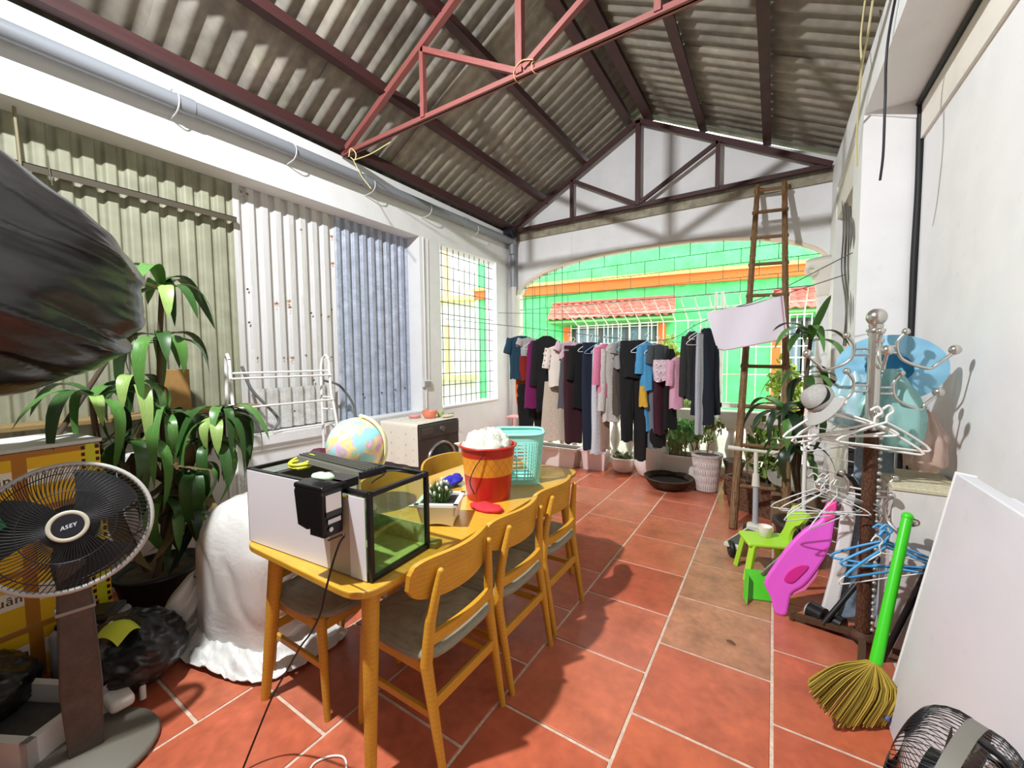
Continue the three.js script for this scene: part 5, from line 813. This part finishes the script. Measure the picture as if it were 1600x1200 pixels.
{
  // ironing board folded against the wall, with its dark frame
  const b = thing('ironing_board', 'folded ironing board with white edge and blue-grey cover', 'ironing board', [0.4, 0, -2.84]);
  const loc = (z) => ([u, v]) => { const p = onZ(u, v, z); return [p.x - 0.4, Math.max(0.015, p.y)]; };
  const tf = (g) => { g.rotateX(-0.08); return g; };
  part('cover', tf(ext([[1338, 705], [1348, 692], [1392, 690], [1400, 715], [1402, 800], [1392, 960], [1306, 966], [1322, 880], [1334, 800]].map(loc(-2.86)), 0.03, 0.01)), M('#8fa3b4', 0.7, { map: rep(clothT, 6) }), b);
  part('edge_board', tf(ext([[1336, 745], [1345, 760], [1338, 820], [1326, 880], [1312, 940], [1300, 968], [1280, 962], [1298, 900], [1309, 850], [1316, 800], [1324, 760]].map(loc(-2.8)), 0.035, 0.01).translate(0, 0, 0.04)), M('#e8e7e6', 0.5), b);
  for (const ft of [tf(tube([V(-0.09, 0.84, 0.1), V(-0.03, 0.82, 0.1), V(-0.0, 0.74, 0.1), V(-0.01, 0.64, 0.09)], 0.014, 24)), tf(rod(V(0.1, 0.42, 0.06), V(-0.14, 0.03, 0.16), 0.013))]) part('frame_tube', ft, M('#1b1c1e', 0.4), b);
  part('foot_wheel', [rod(V(-0.19, 0.05, 0.06), V(-0.13, 0.05, 0.1), 0.05, 0.05, 20), rod(V(-0.1, 0.045, 0.1), V(-0.05, 0.045, 0.13), 0.045, 0.045, 20)], M('#1a1b1c', 0.3), b);
  part('wheel_rim', [rod(V(-0.197, 0.05, 0.055), V(-0.187, 0.05, 0.063), 0.04, 0.04, 20), rod(V(-0.107, 0.045, 0.095), V(-0.099, 0.045, 0.102), 0.038, 0.038, 20)], M('#b8b6ae', 0.4), b);
  const c = thing('clothes_airer', 'folded wire clothes airer leaning beside the ironing board', 'airer', [0.36, 0, -3.3]);
  const cm = M('#c9c7c4', 0.35), P = (x, y) => V(x - 0.18, y, -y * 0.12);
  part('frame', [tube([P(0.02, 0.02), P(0.02, 1.05), P(0.06, 1.1), P(0.3, 1.1), P(0.34, 1.05), P(0.34, 0.02)], 0.013, 40, 8)], M('#dfdcd8', 0.35), c);
  for (let i = 0; i < 10; i++) part('wire', rod(P(0.03, 0.2 + i * 0.09), P(0.33, 0.16 + i * 0.09), 0.004, 0.004, 6), cm, c);
  const ch = thing('folded_chair', 'black folded metal chair standing behind the green broom', 'chair', [0.56, 0, -2.45]);
  for (const z of [-0.12, 0.12]) part('leg', [rod(V(-0.08, 0, z), V(0.1, 0.62, z), 0.014), rod(V(0.03, 0, z * 0.9), V(0.08, 0.6, z * 0.9), 0.013)], M('#131416', 0.35), ch);
  part('slat_panel', at(rbox(0.03, 0.42, 0.2, 0.01), 0.05, 0.3, 0, 0, 0, -0.24), M('#17181a', 0.4), ch);
  part('cross_bar', rod(V(0.1, 0.6, -0.13), V(0.1, 0.6, 0.13), 0.014), M('#131416', 0.35), ch);
  solo('metal_strut', rod(V(0.52, 0.02, -3.2), V(0.62, 1.55, -3.55), 0.018, 0.018, 10), M('#9aa0a6', 0.3, { metalness: 0.6 }), 'grey metal strut leaning on the pier behind the airer', 'strut');
  const cr = thing('slotted_panel', 'black slotted plastic panel standing behind the airer', 'panel', [0.6, 0, -3.42], -0.3);
  part('frame', [box(-0.17, -0.14, 0, 1.2, -0.015, 0.015), box(0.14, 0.17, 0, 1.2, -0.015, 0.015), box(-0.17, 0.17, 1.17, 1.2, -0.015, 0.015), box(-0.17, 0.17, 0, 0.03, -0.015, 0.015)], M('#17171a', 0.5), cr);
  for (let i = 0; i < 7; i++) part('slat', box(-0.12 + i * 0.04 - 0.012, -0.12 + i * 0.04 + 0.012, 0.03, 1.17, -0.01, 0.01), M('#1c1c1f', 0.5), cr);
}
// ---------------------------------------------------------------- coat stand
const chrome = M('#c9c6bf', 0.22, { metalness: 0.85 });
const RK = V(0.42, 0, -2.66);
{
  const s = thing('coat_stand', 'tall chrome coat stand with curved arms and rusty pole', 'coat stand', [RK.x, 0, RK.z]);
  const rust = M('#8d6a52', 0.7, { map: rep(rustT, 3, 6) });
  part('lower_pole', rod(V(0, 0.05, 0), V(0, 1.12, 0), 0.031, 0.029, 18), rust, s);
  part('upper_pole', rod(V(0, 1.12, 0), V(0, 1.6, 0), 0.029, 0.027, 18), chrome, s);
  part('side_bead_strip', [...Array(30)].map((_, i) => new THREE.SphereGeometry(0.011, 8, 6).translate(0.033, 0.1 + i * 0.035, 0.012)), M('#b7b0a4', 0.4, { metalness: 0.5 }), s);
  part('finial', [ball(V(0, 1.675, 0), 0.042, 20), rod(V(0, 1.6, 0), V(0, 1.64, 0), 0.024, 0.03, 14), new THREE.TorusGeometry(0.03, 0.009, 8, 20).rotateX(PI / 2).translate(0, 1.61, 0)], chrome, s);
  part('base_collar', [lathe([[0.035, 0.03], [0.055, 0.04], [0.055, 0.06], [0.035, 0.08]], 24)], rust, s);
  const frust = M('#8f7f68', 0.65, { map: rep(rustT, 4) });
  for (const a of [PI * 1.06, PI * 0.1, PI * 0.55, -PI * 0.45]) { const d = V(Math.cos(a), 0, Math.sin(a)); part('foot', [bar(d.clone().multiplyScalar(0.03).setY(0.05), d.clone().multiplyScalar(0.3).setY(0.03), 0.03, 0.028), rod(d.clone().multiplyScalar(0.3).setY(0.0), d.clone().multiplyScalar(0.3).setY(0.05), 0.015, 0.015, 10)], frust, s); }
  const hookPts = (k, y, out, x0 = 0.08) => [V(k * (x0 + 0.03), y + 0.1, 0), V(k * x0, y + 0.045, 0), V(k * (x0 + 0.02), y - 0.03, 0), V(k * (x0 + 0.11), y - 0.075, 0), V(k * (out - 0.05), y - 0.05, 0), V(k * out, y + 0.0, 0)];
  const arm = (turn, y, out) => { const a = part('arm', [tube(hookPts(1, y, out), 0.0075, 40, 8), rod(V(0.02, y + 0.03, 0), V(0.082, y + 0.03, 0), 0.006), rod(V(0.02, y - 0.0, 0), V(0.084, y - 0.0, 0), 0.006)], chrome, s); part('ball_tip', ball(V(out, y + 0.01, 0), 0.023, 14), chrome, a); part('ball_tip', ball(V(0.11, y + 0.1, 0), 0.017, 12), chrome, a); a.rotation.y = turn; };
  arm(0.05, 1.5, 0.28); arm(PI - 0.05, 1.49, 0.27); arm(PI / 2, 1.5, 0.26); arm(-PI / 2, 1.5, 0.26);
  arm(0.3, 1.3, 0.26); arm(PI + 0.2, 1.31, 0.24);
  arm(0.4, 0.78, 0.2); arm(PI - 0.3, 0.78, 0.2); arm(-0.9, 0.72, 0.2);
  part('bead', [ball(V(0.012, 1.56, 0.03), 0.018, 12), ball(V(0.02, 1.44, 0.03), 0.02, 12), ball(V(0.02, 1.2, 0.035), 0.02, 12)], chrome, s);
}
// ---------------------------------------------------------------- hangers
function hangerGeo(w, thick, bar2 = true) {
  const l = [tube([V(0.0, 0.0, 0), V(0.0, 0.03, 0), V(0.02, 0.055, 0), V(0.0, 0.08, 0), V(-0.025, 0.06, 0)], thick, 20), tube([V(0, 0, 0), V(-w * 0.5, -0.045, 0), V(-w * 0.92, -0.09, 0), V(-w, -0.105, 0), V(-w * 0.95, -0.118, 0), V(0, -0.118, 0), V(w * 0.95, -0.118, 0), V(w, -0.105, 0), V(w * 0.92, -0.09, 0), V(w * 0.5, -0.045, 0), V(0, 0, 0)], thick, 60)];
  return merge(l);
}
const wireHanger = hangerGeo(0.2, 0.0032), plasticHanger = hangerGeo(0.19, 0.0058);
{
  const ms = { white: M('#eceae4', 0.4), wire: M('#d5d6d4', 0.3), blue: M('#4fa3dc', 0.35), teal: M('#bfe3e2', 0.35) };
  const put = (n, label, group, list, g, m) => list.forEach(([x, y, z, ry, rz]) => { const o = solo(n, g, m, label, 'hanger', group); o.position.set(x, y, z); o.rotation.set(0, ry, rz || 0, 'YXZ'); });
  put('white_hanger', 'empty white plastic hanger on the coat stand upper arms', 'white hangers on the upper arms', [[0.42, 1.16, -2.6, 0.1, -0.12], [0.46, 1.17, -2.58, 0.4, -0.1], [0.3, 1.2, -2.62, -0.1, 0.12], [0.26, 1.19, -2.6, 0.15, 0.2], [0.22, 1.21, -2.58, 0.35, 0.15]], plasticHanger, ms.white);
  put('wire_hanger', 'thin wire hanger bunched on the coat stand lower arm', 'wire hangers on the lower arms', [[0.24, 0.8, -2.62, 0.2, 0.1], [0.26, 0.81, -2.58, 0.45, 0.08], [0.22, 0.79, -2.55, 0.7, 0.05], [0.28, 0.8, -2.52, 0.95, 0.1], [0.2, 0.8, -2.6, -0.1, 0.12], [0.3, 1.14, -2.64, 0.6, 0.1]], wireHanger, ms.wire);
  put('blue_hanger', 'bright blue plastic hanger on the coat stand low arm', 'blue hangers on the low arm', [[0.47, 0.62, -2.5, 0.25, 0.12], [0.46, 0.6, -2.48, 0.55, 0.15], [0.45, 0.61, -2.52, -0.15, 0.1]], plasticHanger, ms.blue);
  put('white_hanger', 'white hanger dangling beside the blue hangers', 'white hanger by the blue ones', [[0.44, 0.58, -2.45, 0.3, 0.3]], wireHanger, ms.white);
}
{
  // blue hat and plastic bags on the stand
  const h = thing('sun_hat', 'floppy pale blue sun hat hung on the coat stand', 'hat', [0.5, 1.42, -2.8]), hm = MP('#8ec9e6', 0.5, { transmission: 0.25, thickness: 0, side: THREE.DoubleSide });
  part('brim', grid((s, t) => { const a = s * 2 * PI, r = 0.09 + 0.12 * t; return V(r * Math.cos(a) * 1.05, r * Math.sin(a) * 0.82 + 0.0, 0.02 * Math.sin(2 * a) * t + 0.015 * nz(Math.cos(a) * 2, Math.sin(a) * 2, t)); }, 48, 6), hm, h);
  part('crown', grid((s, t) => { const a = s * 2 * PI, k = Math.sin(t * PI / 2); return V(0.1 * k * Math.cos(a), 0.085 * k * Math.sin(a), -0.1 * Math.cos(t * PI / 2)); }, 32, 10), M('#5fb2d8', 0.6, { side: THREE.DoubleSide }), h);
  const bag = (name, label, x, y, z, w, hh, d, c, sd) => solo(name, grid((s, t) => { const a = s * 2 * PI, k = (0.25 + 0.75 * Math.min(1, t * 2.2)) * (t > 0.92 ? 0.7 : 1), f = 1 + 0.14 * Math.sin(a * 7 + sd) * (1 - t * 0.5) + 0.2 * nz(Math.cos(a) * 2 + sd, t * 4, Math.sin(a) * 2); return V(w * k * f * Math.cos(a), -hh * t, -d * k * f * Math.sin(a)); }, 48, 22).translate(x, y, z), MP(c, 0.3, { transmission: 0.35, thickness: 0, side: THREE.DoubleSide }), label, 'bag');
  bag('plastic_bag', 'crumpled teal translucent plastic bag under the sun hat', 0.5, 1.42, -2.78, 0.13, 0.42, 0.08, '#a9dcd6', 1);
  bag('plastic_bag', 'pale blue plastic bag hanging behind the coat stand pole', 0.36, 1.42, -2.82, 0.1, 0.32, 0.07, '#bfe6ee', 5);
  bag('plastic_bag', 'pinkish grey plastic bag hung on the wall nail', 0.66, 1.2, -2.86, 0.08, 0.3, 0.07, '#d9bcae', 9);
  const c = thing('baseball_cap', 'grey baseball cap with crimson lining on the stand', 'cap', [0.2, 1.27, -2.56]), cm = M('#a9a8a2', 0.8, { side: THREE.DoubleSide }), tc = (g) => { g.rotateX(0.5); g.rotateZ(1.0); return g; };
  part('crown', tc(grid((s, t) => { const a = s * 2 * PI, k = Math.sin(t * PI / 2); return V(0.075 * k * Math.cos(a), 0.075 * Math.cos(t * PI / 2) + 0.006 * Math.cos(3 * a) * k, 0.085 * k * Math.sin(a)); }, 36, 10)), M('#b4b2ac', 0.8, { side: THREE.DoubleSide, map: rep(clothT, 2) }), c);
  part('inner_band', tc(grid((s, t) => { const a = s * 2 * PI, r = 1 - 0.04 * t; return V(0.073 * r * Math.cos(a), 0.0 + 0.035 * t, 0.083 * r * Math.sin(a)); }, 36, 2)), M('#17171a', 0.8, { side: THREE.DoubleSide }), c);
  part('visor', tc(slab((s, t) => { const a = (s - 0.5) * 2.3, r = 0.076 + 0.07 * t * Math.cos(a * 0.8); return V(r * Math.sin(a), 0.002 - 0.05 * a * a * 0.35 * (0.3 + t), r * Math.cos(a) + 0.01); }, 16, 5, V(0, 0.004, 0)).rotateY(-0.5)), cm, c);
  part('lining', tc(displace(new THREE.SphereGeometry(1, 14, 10).scale(0.045, 0.012, 0.05), 0.01, 20).translate(0, 0.045, 0)), M('#b31f45', 0.7), c);
}
// ---------------------------------------------------------------- broom, box and leaning panel
{
  const b = thing('broom', 'straw broom with bright green plastic handle', 'broom', [0.33, 0, -2.1]);
  const top = onZ(1418, 808, -2.44).sub(b.position), foot = onZ(1364, 1055, -2.16).sub(b.position);
  part('handle', [rod(foot, top, 0.022, 0.019, 18), ball(top, 0.022, 12)], M('#3fd01e', 0.35), b);
  part('hang_loop', new THREE.TorusGeometry(0.014, 0.003, 6, 16).translate(top.x + 0.025, top.y - 0.02, top.z), M('#7a5a3a', 0.6), b);
  const st = [], tip0 = onY(1340, 1138, 0.01).sub(b.position);
  const strawM = ['#a8902e', '#c0a544', '#8c7624', '#b59a38'].map((c) => M(c, 0.8)), lists = [[], [], [], []];
  for (let i = 0; i < 420; i++) { const k = rr(-1, 1), q = rr(-1, 1), a = foot.clone().add(V(k * 0.02, 0.05, q * 0.015)), e = V(tip0.x - 0.02 + k * 0.13 - 0.02, Math.max(0.004, 0.008 + 0.16 * Math.pow(Math.max(0, -k), 1.6) + rr(0, 0.03)), tip0.z + 0.0 + q * 0.035 - k * 0.09), m = a.clone().lerp(e, 0.5).add(V(0.02 + k * 0.03, 0.02, 0)); lists[i % 4].push(tube([a, m, e], 0.0022, 6, 4)); }
  lists.forEach((l, i) => { const o = part('bristles', l, strawM[i], b); o.userData.kind = 'stuff'; });
  // carton behind
  const bx = thing('white_carton', 'tall white carton with a beige top behind the broom', 'carton', [0.63, 0, -2.82]);
  part('sides', rboxAt(0.26, 0.84, 0.42, 0.006, 0, 0.42, 0), M('#e6e3dd', 0.7, { map: rep(plasterT, 2) }), bx);
  part('lid', rboxAt(0.268, 0.02, 0.43, 0.004, 0, 0.85, 0), M('#e3dab8', 0.75, { map: rep(mottle, 3) }), bx);
  // leaning white panel: foot out on the floor, top against the carton side
  const p = thing('laminate_sheet', 'wide white laminate panel with thick edge leaning at the wall', 'panel', [0.45, 0, -1.5]);
  const lean = Math.atan2(0.17, 1.04), g = rbox(0.055, 1.05, 1.36, 0.006).translate(0, 0.525, 0).rotateZ(-lean);
  part('board', g, M('#e4e4e8', 0.35, { map: rep(plasterT, 1) }), p);
  part('edge_strip', rbox(0.06, 1.056, 0.012, 0.003).translate(0, 0.526, -0.686).rotateZ(-lean), M('#efefef', 0.4), p);
  part('corner_tie', displace(new THREE.SphereGeometry(1, 14, 10).scale(0.02, 0.02, 0.045), 0.02, 30).translate(-0.035, 0.05, -0.62), M('#6b6fae', 0.5), p);
  const q = thing('laminate_sheet', 'second white panel standing behind the leaning panel', 'panel', [0.66, 0, -1.55]);
  part('board', rbox(0.03, 0.98, 1.2, 0.004).translate(0, 0.49, 0).rotateZ(-0.06), M('#e9e9ec', 0.4), q);
  solo('paper_cup', lathe([[0, 0], [0.035, 0], [0.045, 0.07], [0.04, 0.07], [0, 0.01]], 18).translate(-0.02, 0.262, -3.22), M('#f0e6dc', 0.6), 'small white cup standing on the lime child chair', 'cup');
  solo('red_toy', displace(rbox(0.12, 0.05, 0.1, 0.02, 3), 0.01, 10).translate(0.52, 0.028, -2.75), M('#c9482c', 0.5), 'small orange-red plastic toy behind the stand foot', 'toy');
  solo('fallen_leaf', slab((s, t) => V((s - 0.5) * 0.02 * Math.sin(PI * (0.05 + 0.9 * t)), 0.004 + 0.006 * Math.sin(t * 3), (t - 0.5) * 0.05), 3, 5, V(0, 0.001, 0)).rotateY(1.2).translate(onY(1142, 1005).x, 0, onY(1142, 1005).z), M('#6b4a30', 0.8), 'brown dry leaf lying on the dusty tile', 'leaf');
}

// ---------------------------------------------------------------- clotheslines and laundry
{
  const lm = M('#4b5a52', 0.6), LZ = -4.4;
  const a0 = V(-3.62, 2.02, -4.05), a1 = onZ(870, 520, LZ), a2 = onZ(1045, 530, LZ), a3 = V(0.48, 2.15, -4.3);
  solo('clothesline', tube([a0, a1.clone().add(V(0, 0.02, 0)), onZ(960, 528, LZ), a2, onZ(1105, 500, LZ), a3], 0.004, 60), lm, 'dark wire clothesline carrying the laundry across the arch', 'clothesline');
  solo('clothesline', tube([V(-3.6, 2.2, -5.2), V(-1.5, 2.0, -4.75), onZ(1100, 485, -4.3), onZ(1180, 470, -4.15), V(0.48, 2.26, -4.0)], 0.004, 60), lm, 'second dark wire line above, carrying the white towel', 'clothesline');
  const hg = hangerGeo(0.17, 0.004);
  const hookM = [M('#dfe6e8', 0.4), M('#7fb4c9', 0.4), M('#e9d8de', 0.4)];
  function shellGeo(w, h, th, prof, sd, x0 = 0, y0 = 0, hem = 0.02) {
    return grid((s, t) => { const a = s * 2 * PI, p = prof(t), e = (q) => Math.sign(q) * Math.pow(Math.abs(q), 0.75); const wav = 1 + 0.55 * t * Math.sin(a * 3 + sd) * 0.35 + 0.25 * nz(Math.cos(a) * 2 + sd, t * 3, Math.sin(a) * 2); return V(x0 + 0.5 * w * p * e(Math.cos(a)) * (1 + 0.06 * nz(t * 3 + sd, a)), y0 - h * t - (t > 0.98 ? hem * Math.abs(Math.sin(a * 2 + sd)) : 0), -0.5 * th * e(Math.sin(a)) * wav * (0.55 + 0.6 * t)); }, 36, 18, 2, 3);
  }
  const P = { shirt: (t) => t < 0.07 ? 0.3 + 0.7 * t / 0.07 : 1 - 0.12 * Math.min(1, (t - 0.07) * 2), dress: (t) => t < 0.06 ? 0.35 + 0.3 * t / 0.06 : 0.65 + 0.35 * t, skirt: (t) => 0.6 + 0.4 * t, flat: (t) => 0.92 + 0.08 * Math.sin(t * 4), leg: (t) => 1 - 0.3 * t };
  const W = (u0, u1, v, z) => Math.abs(onZ(u1, v, z).x - onZ(u0, v, z).x);
  // name, label, category, px box, colour, profile, options
  function garment(name, label, [u0, u1, v0, v1], col, kind, o = {}) {
    const z = LZ + (o.dz || 0), uc = (u0 + u1) / 2, top = onZ(uc, v0, z), bot = onZ(uc, v1, z), h = top.y - bot.y, vis = W(u0, u1, (v0 + v1) / 2, z), ang = o.turn ?? 0.95, w = Math.min(0.46, vis / Math.max(0.5, Math.cos(ang)) * 0.92), th = o.th || 0.08;
    const t = thing(name, label, o.cat || 'garment', [top.x, 0, z], ang, 'laundry on the line');
    const m = o.mat || M(col, 0.9, { map: rep(clothT, 2), side: THREE.DoubleSide }), y0 = top.y;
    if (kind === 'pants') {
      part('waist', shellGeo(w, h * 0.3, th, P.flat, o.sd || 1, 0, y0), m, t);
      part('trouser_leg', shellGeo(w * 0.55, h * (o.l1 ?? 0.74), th, P.leg, 2, -w * 0.23, y0 - h * 0.24), m, t);
      part('trouser_leg', shellGeo(w * 0.55, h * 0.76, th, P.leg, 5, w * 0.23, y0 - h * 0.24), m, t);
    } else {
      part('cloth', shellGeo(w, h, th, P[kind], o.sd || uc * 0.13, 0, y0), m, t);
      if (kind === 'shirt') for (const k of [-1, 1]) { const L = (o.sleeve || 0.42) * h; part('sleeve', rodCloth(V(k * w * 0.42, y0 - h * 0.07, 0), V(k * w * 0.56, y0 - h * 0.07 - L, 0.01), 0.045, 0.05), m, t); }
    }
    if (v0 < 545) { const hk = part('hanger', hg, hookM[(uc | 0) % 3], t); hk.position.y = y0 + 0.015; }
    return t;
  }
  function rodCloth(a, b, r0, r1) { const g = new THREE.CylinderGeometry(r0, r1, a.distanceTo(b), 14, 6, true), q = new THREE.Quaternion().setFromUnitVectors(V(0, 1, 0), a.clone().sub(b).normalize()); g.scale(1, 1, 0.6); g.applyQuaternion(q); const c = a.clone().add(b).multiplyScalar(0.5); return displace(g.translate(c.x, c.y, c.z), 0.012, 14); }
  const dotsM = M('#ffffff', 0.9, { side: THREE.DoubleSide, map: canvasTex(256, 256, (g) => { g.fillStyle = '#dcd3c8'; g.fillRect(0, 0, 256, 256); g.fillStyle = '#8d7468'; for (let j = 0; j < 4; j++) for (let i = 0; i < 4; i++) { g.beginPath(); g.ellipse(32 + i * 64, 32 + j * 64, 9, 13, 0, 0, 7); g.fill(); } }) });
  garment('tee_shirt', 'dark teal tee shirt at the downpipe end of the line', [803, 828, 525, 590], '#1b4358', 'shirt', { dz: 0.05, sleeve: 0.35 });
  garment('tee_shirt', 'light grey tee shirt next to the dark teal one', [818, 836, 528, 562], '#b9b4b4', 'shirt', { dz: 0.0, sleeve: 0.3 });
  garment('shorts', 'dark red shorts hanging by the grey tee shirt', [818, 838, 556, 592], '#8c1c16', 'flat', { dz: 0.03 });
  garment('orange_scarf', 'orange cloth hanging below the dark teal tee shirt', [810, 823, 588, 630], '#f07a3c', 'flat', { dz: -0.03 });
  garment('dress', 'magenta purple dress with pink straps on the line', [826, 848, 532, 635], '#7a0f5c', 'dress', { dz: 0.06 });
  garment('jacket', 'black jacket beside the magenta dress', [842, 866, 525, 640], '#141216', 'shirt', { dz: -0.02, sleeve: 0.6 });
  garment('trousers', 'black trousers hanging under the magenta dress', [818, 850, 600, 678], '#101013', 'pants', { dz: -0.06 });
  garment('blouse', 'beige blouse with brown dots on the line', [858, 886, 540, 602], '#dcd3c8', 'shirt', { dz: 0.04, mat: dotsM, sleeve: 0.5, turn: 0.6 });
  garment('lace_top', 'pale pink lace top beside the dotted blouse', [878, 902, 534, 560], '#e6c3cf', 'shirt', { dz: -0.03, sleeve: 0.5 });
  garment('skirt', 'long beige pleated skirt below the dotted blouse', [846, 880, 596, 686], '#d9c9b6', 'skirt', { dz: 0, turn: 0.5 });
  garment('satin_top', 'charcoal grey satin top beside the beige skirt', [876, 894, 558, 636], '#5b565d', 'dress', { dz: 0.07 });
  garment('track_trousers', 'dark maroon track trousers with two white stripes', [886, 906, 540, 690], '#331019', 'flat', { dz: 0.04, mat: M('#ffffff', 0.9, { side: THREE.DoubleSide, map: canvasTex(64, 512, (g) => { g.fillStyle = '#35121c'; g.fillRect(0, 0, 64, 512); g.fillStyle = '#b9a9ac'; g.fillRect(0, 430, 64, 6); g.fillRect(0, 446, 64, 6); }) }) });
  garment('black_shirt', 'black shirt between maroon and navy trousers', [898, 922, 537, 635], '#0e0e10', 'shirt', { dz: -0.02, sleeve: 0.5 });
  garment('navy_trousers', 'navy trousers with grey lettering down the leg', [914, 934, 535, 700], '#121c31', 'flat', { dz: 0.05, mat: M('#ffffff', 0.9, { side: THREE.DoubleSide, map: canvasTex(512, 512, (g) => { g.fillStyle = '#141e33'; g.fillRect(0, 0, 512, 512); g.fillStyle = '#5a6478'; g.font = 'bold 64px sans-serif'; for (const x of [60, 300]) { g.save(); g.translate(x, 300); g.rotate(PI / 2); g.fillText('PRIVATE', -40, 0); g.restore(); } }) }) });
  garment('dress', 'long white dress beside the navy trousers', [926, 943, 538, 706], '#dfe3ea', 'dress', { dz: 0.02 });
  garment('pink_shirt', 'bright pink shirt between white dress and cream shirt', [936, 954, 537, 620], '#e985a8', 'shirt', { dz: 0.06, sleeve: 0.7 });
  garment('shawl', 'dusty brown shawl hanging below the pink shirt', [938, 950, 610, 700], '#a98a7c', 'flat', { dz: -0.02 });
  garment('cream_shirt', 'cream long shirt beside the bright pink one', [945, 966, 537, 656], '#dcd6cf', 'shirt', { dz: 0.0, sleeve: 0.8 });
  garment('tee_shirt', 'mid grey tee shirt beside the black jumpsuit', [962, 976, 534, 574], '#9c9b9c', 'shirt', { dz: 0.04, sleeve: 0.4 });
  garment('brown_shorts', 'grey-brown trousers below the mid grey tee shirt', [960, 972, 572, 646], '#5a4f49', 'flat', { dz: 0.0 });
  garment('jumpsuit', 'long black jumpsuit reaching down to the egg pot', [969, 1013, 532, 716], '#0b0b0d', 'pants', { dz: 0.1, turn: 0.45, th: 0.12, l1: 0.6 });
  garment('blue_shirt', 'sky blue shirt beside the black jumpsuit', [1001, 1021, 535, 608], '#4f9fd0', 'shirt', { dz: 0.08, sleeve: 0.6, turn: 0.7 });
  garment('blue_towel', 'sky blue towel hanging below the blue shirt', [1003, 1020, 602, 670], '#4b97c8', 'leg', { dz: 0.04 });
  garment('yellow_cloth', 'small yellow cloth beside the blue shirt', [1001, 1009, 603, 633], '#e3b33c', 'flat', { dz: 0.12 });
  garment('striped_trousers', 'grey heather trousers beside the sky blue towel', [1015, 1025, 590, 698], '#777c86', 'flat', { dz: 0.03 });
  garment('patterned_shirt', 'dark patterned shirt beside the sky blue shirt', [1018, 1038, 538, 578], '#4a5358', 'shirt', { dz: 0.0, sleeve: 0.7 });
  garment('print_scarf', 'white and pink printed scarf on the line', [1020, 1048, 562, 594], '#d8c6cc', 'flat', { dz: 0.08, turn: 0.4, mat: M('#ffffff', 0.9, { side: THREE.DoubleSide, map: pixels(128, 128, (u, v) => tileNoise(u, v, 14, 3) > 0.05 ? [120, 96, 110] : [222, 200, 208]) }) });
  garment('maroon_trousers', 'plum trousers with black hem beside the heather trousers', [1024, 1042, 578, 676], '#401226', 'flat', { dz: 0.02 });
  garment('black_hem', 'black shorts hanging below the plum trousers', [1018, 1038, 668, 696], '#0d0d0f', 'flat', { dz: 0.0 });
  garment('black_dress', 'long black dress at the shrub end of the line', [1039, 1056, 545, 668], '#0e0e11', 'dress', { dz: -0.02 });
  garment('pink_pyjamas', 'pale pink pyjama top beside the long black dress', [1049, 1068, 558, 636], '#e6a9c2', 'shirt', { dz: 0.05, sleeve: 0.5 });
  garment('grey_jacket', 'charcoal hooded jacket hanging apart beside the navy coat', [1070, 1093, 518, 622], '#2b2c2b', 'shirt', { dz: 0.0, sleeve: 0.9, turn: 0.6, th: 0.12 });
  garment('navy_coat', 'navy coat with a white lining hanging apart', [1090, 1118, 513, 660], '#131b2a', 'shirt', { dz: 0.03, sleeve: 0.85, turn: 0.6, th: 0.14 });
  garment('silver_lining', 'thin silver scarf draped over the navy coat', [1089, 1100, 522, 676], '#b9bcc4', 'flat', { dz: 0.1, th: 0.05 });
  // towel pegged on the upper line
  const tz = -4.18, A = onZ(1104, 489, tz), B = onZ(1224, 462, tz), Cc = onZ(1231, 528, tz), Dd = onZ(1122, 549, tz);
  const tw = thing('white_towel', 'white bath towel with pink edge on the upper line', 'towel', [A.x, 0, tz], 0, 'laundry on the line');
  const o = V(A.x, 0, tz), rnds = (s, t) => { const p = A.clone().lerp(B, s).lerp(Dd.clone().lerp(Cc, s), t).sub(o); p.z += 0.015 * Math.sin(s * 9 + t * 3) + 0.03 * t * t; const cx = Math.abs(2 * s - 1); if (t > 0.9) p.y += 0.03 * Math.pow(cx, 8); return p; };
  part('cloth', slab(rnds, 24, 14, V(0, 0, -0.014), 3, 2), M('#d6cfd8', 0.95, { bumpMap: rep(fineBump, 2), bumpScale: 0.0015 }), tw);
  part('pink_edge', [tube([...Array(13)].map((_, i) => rnds(i / 12, 1).add(V(0, -0.004, 0))), 0.006, 40), tube([...Array(9)].map((_, i) => rnds(0.97, i / 8).add(V(0, 0, 0.006))), 0.004, 20)], M('#c58fa4', 0.8), tw);
  for (const s of [0.12, 0.85]) part('peg', at(rbox(0.015, 0.06, 0.02, 0.004), rnds(s, 0).x, rnds(s, 0).y + 0.01, 0), M('#d9cfae', 0.6), tw);
}
// ---------------------------------------------------------------- the floodlight on the house wall
{
  const l = thing('floodlight', 'white LED floodlight hung from a purlin near the house wall', 'lamp', [LAMP_AT.x, LAMP_AT.y, LAMP_AT.z]);
  const hd = new THREE.Group(); hd.name = 'head'; l.add(hd); hd.lookAt(LAMP_TO); hd.rotation.copy(floodlight.rotation);
  // RectAreaLight shines along its local -z
  part('housing', rbox(0.14, 0.12, 0.04, 0.01).translate(0, 0, 0.04), M('#d8d8d6', 0.4), hd);
  part('glowing_panel', box(-0.05, 0.05, -0.04, 0.04, 0.01, 0.014), M('#ffffff', 0.4, { emissive: '#fff6e8', emissiveIntensity: 2 }), hd);
  part('bracket', rod(V(0, -0.02, 0.05), V(0, 0.5, 0.05), 0.015, 0.015, 10), M('#b0b0ae', 0.4), l);
}
renderer.render(scene, camera);
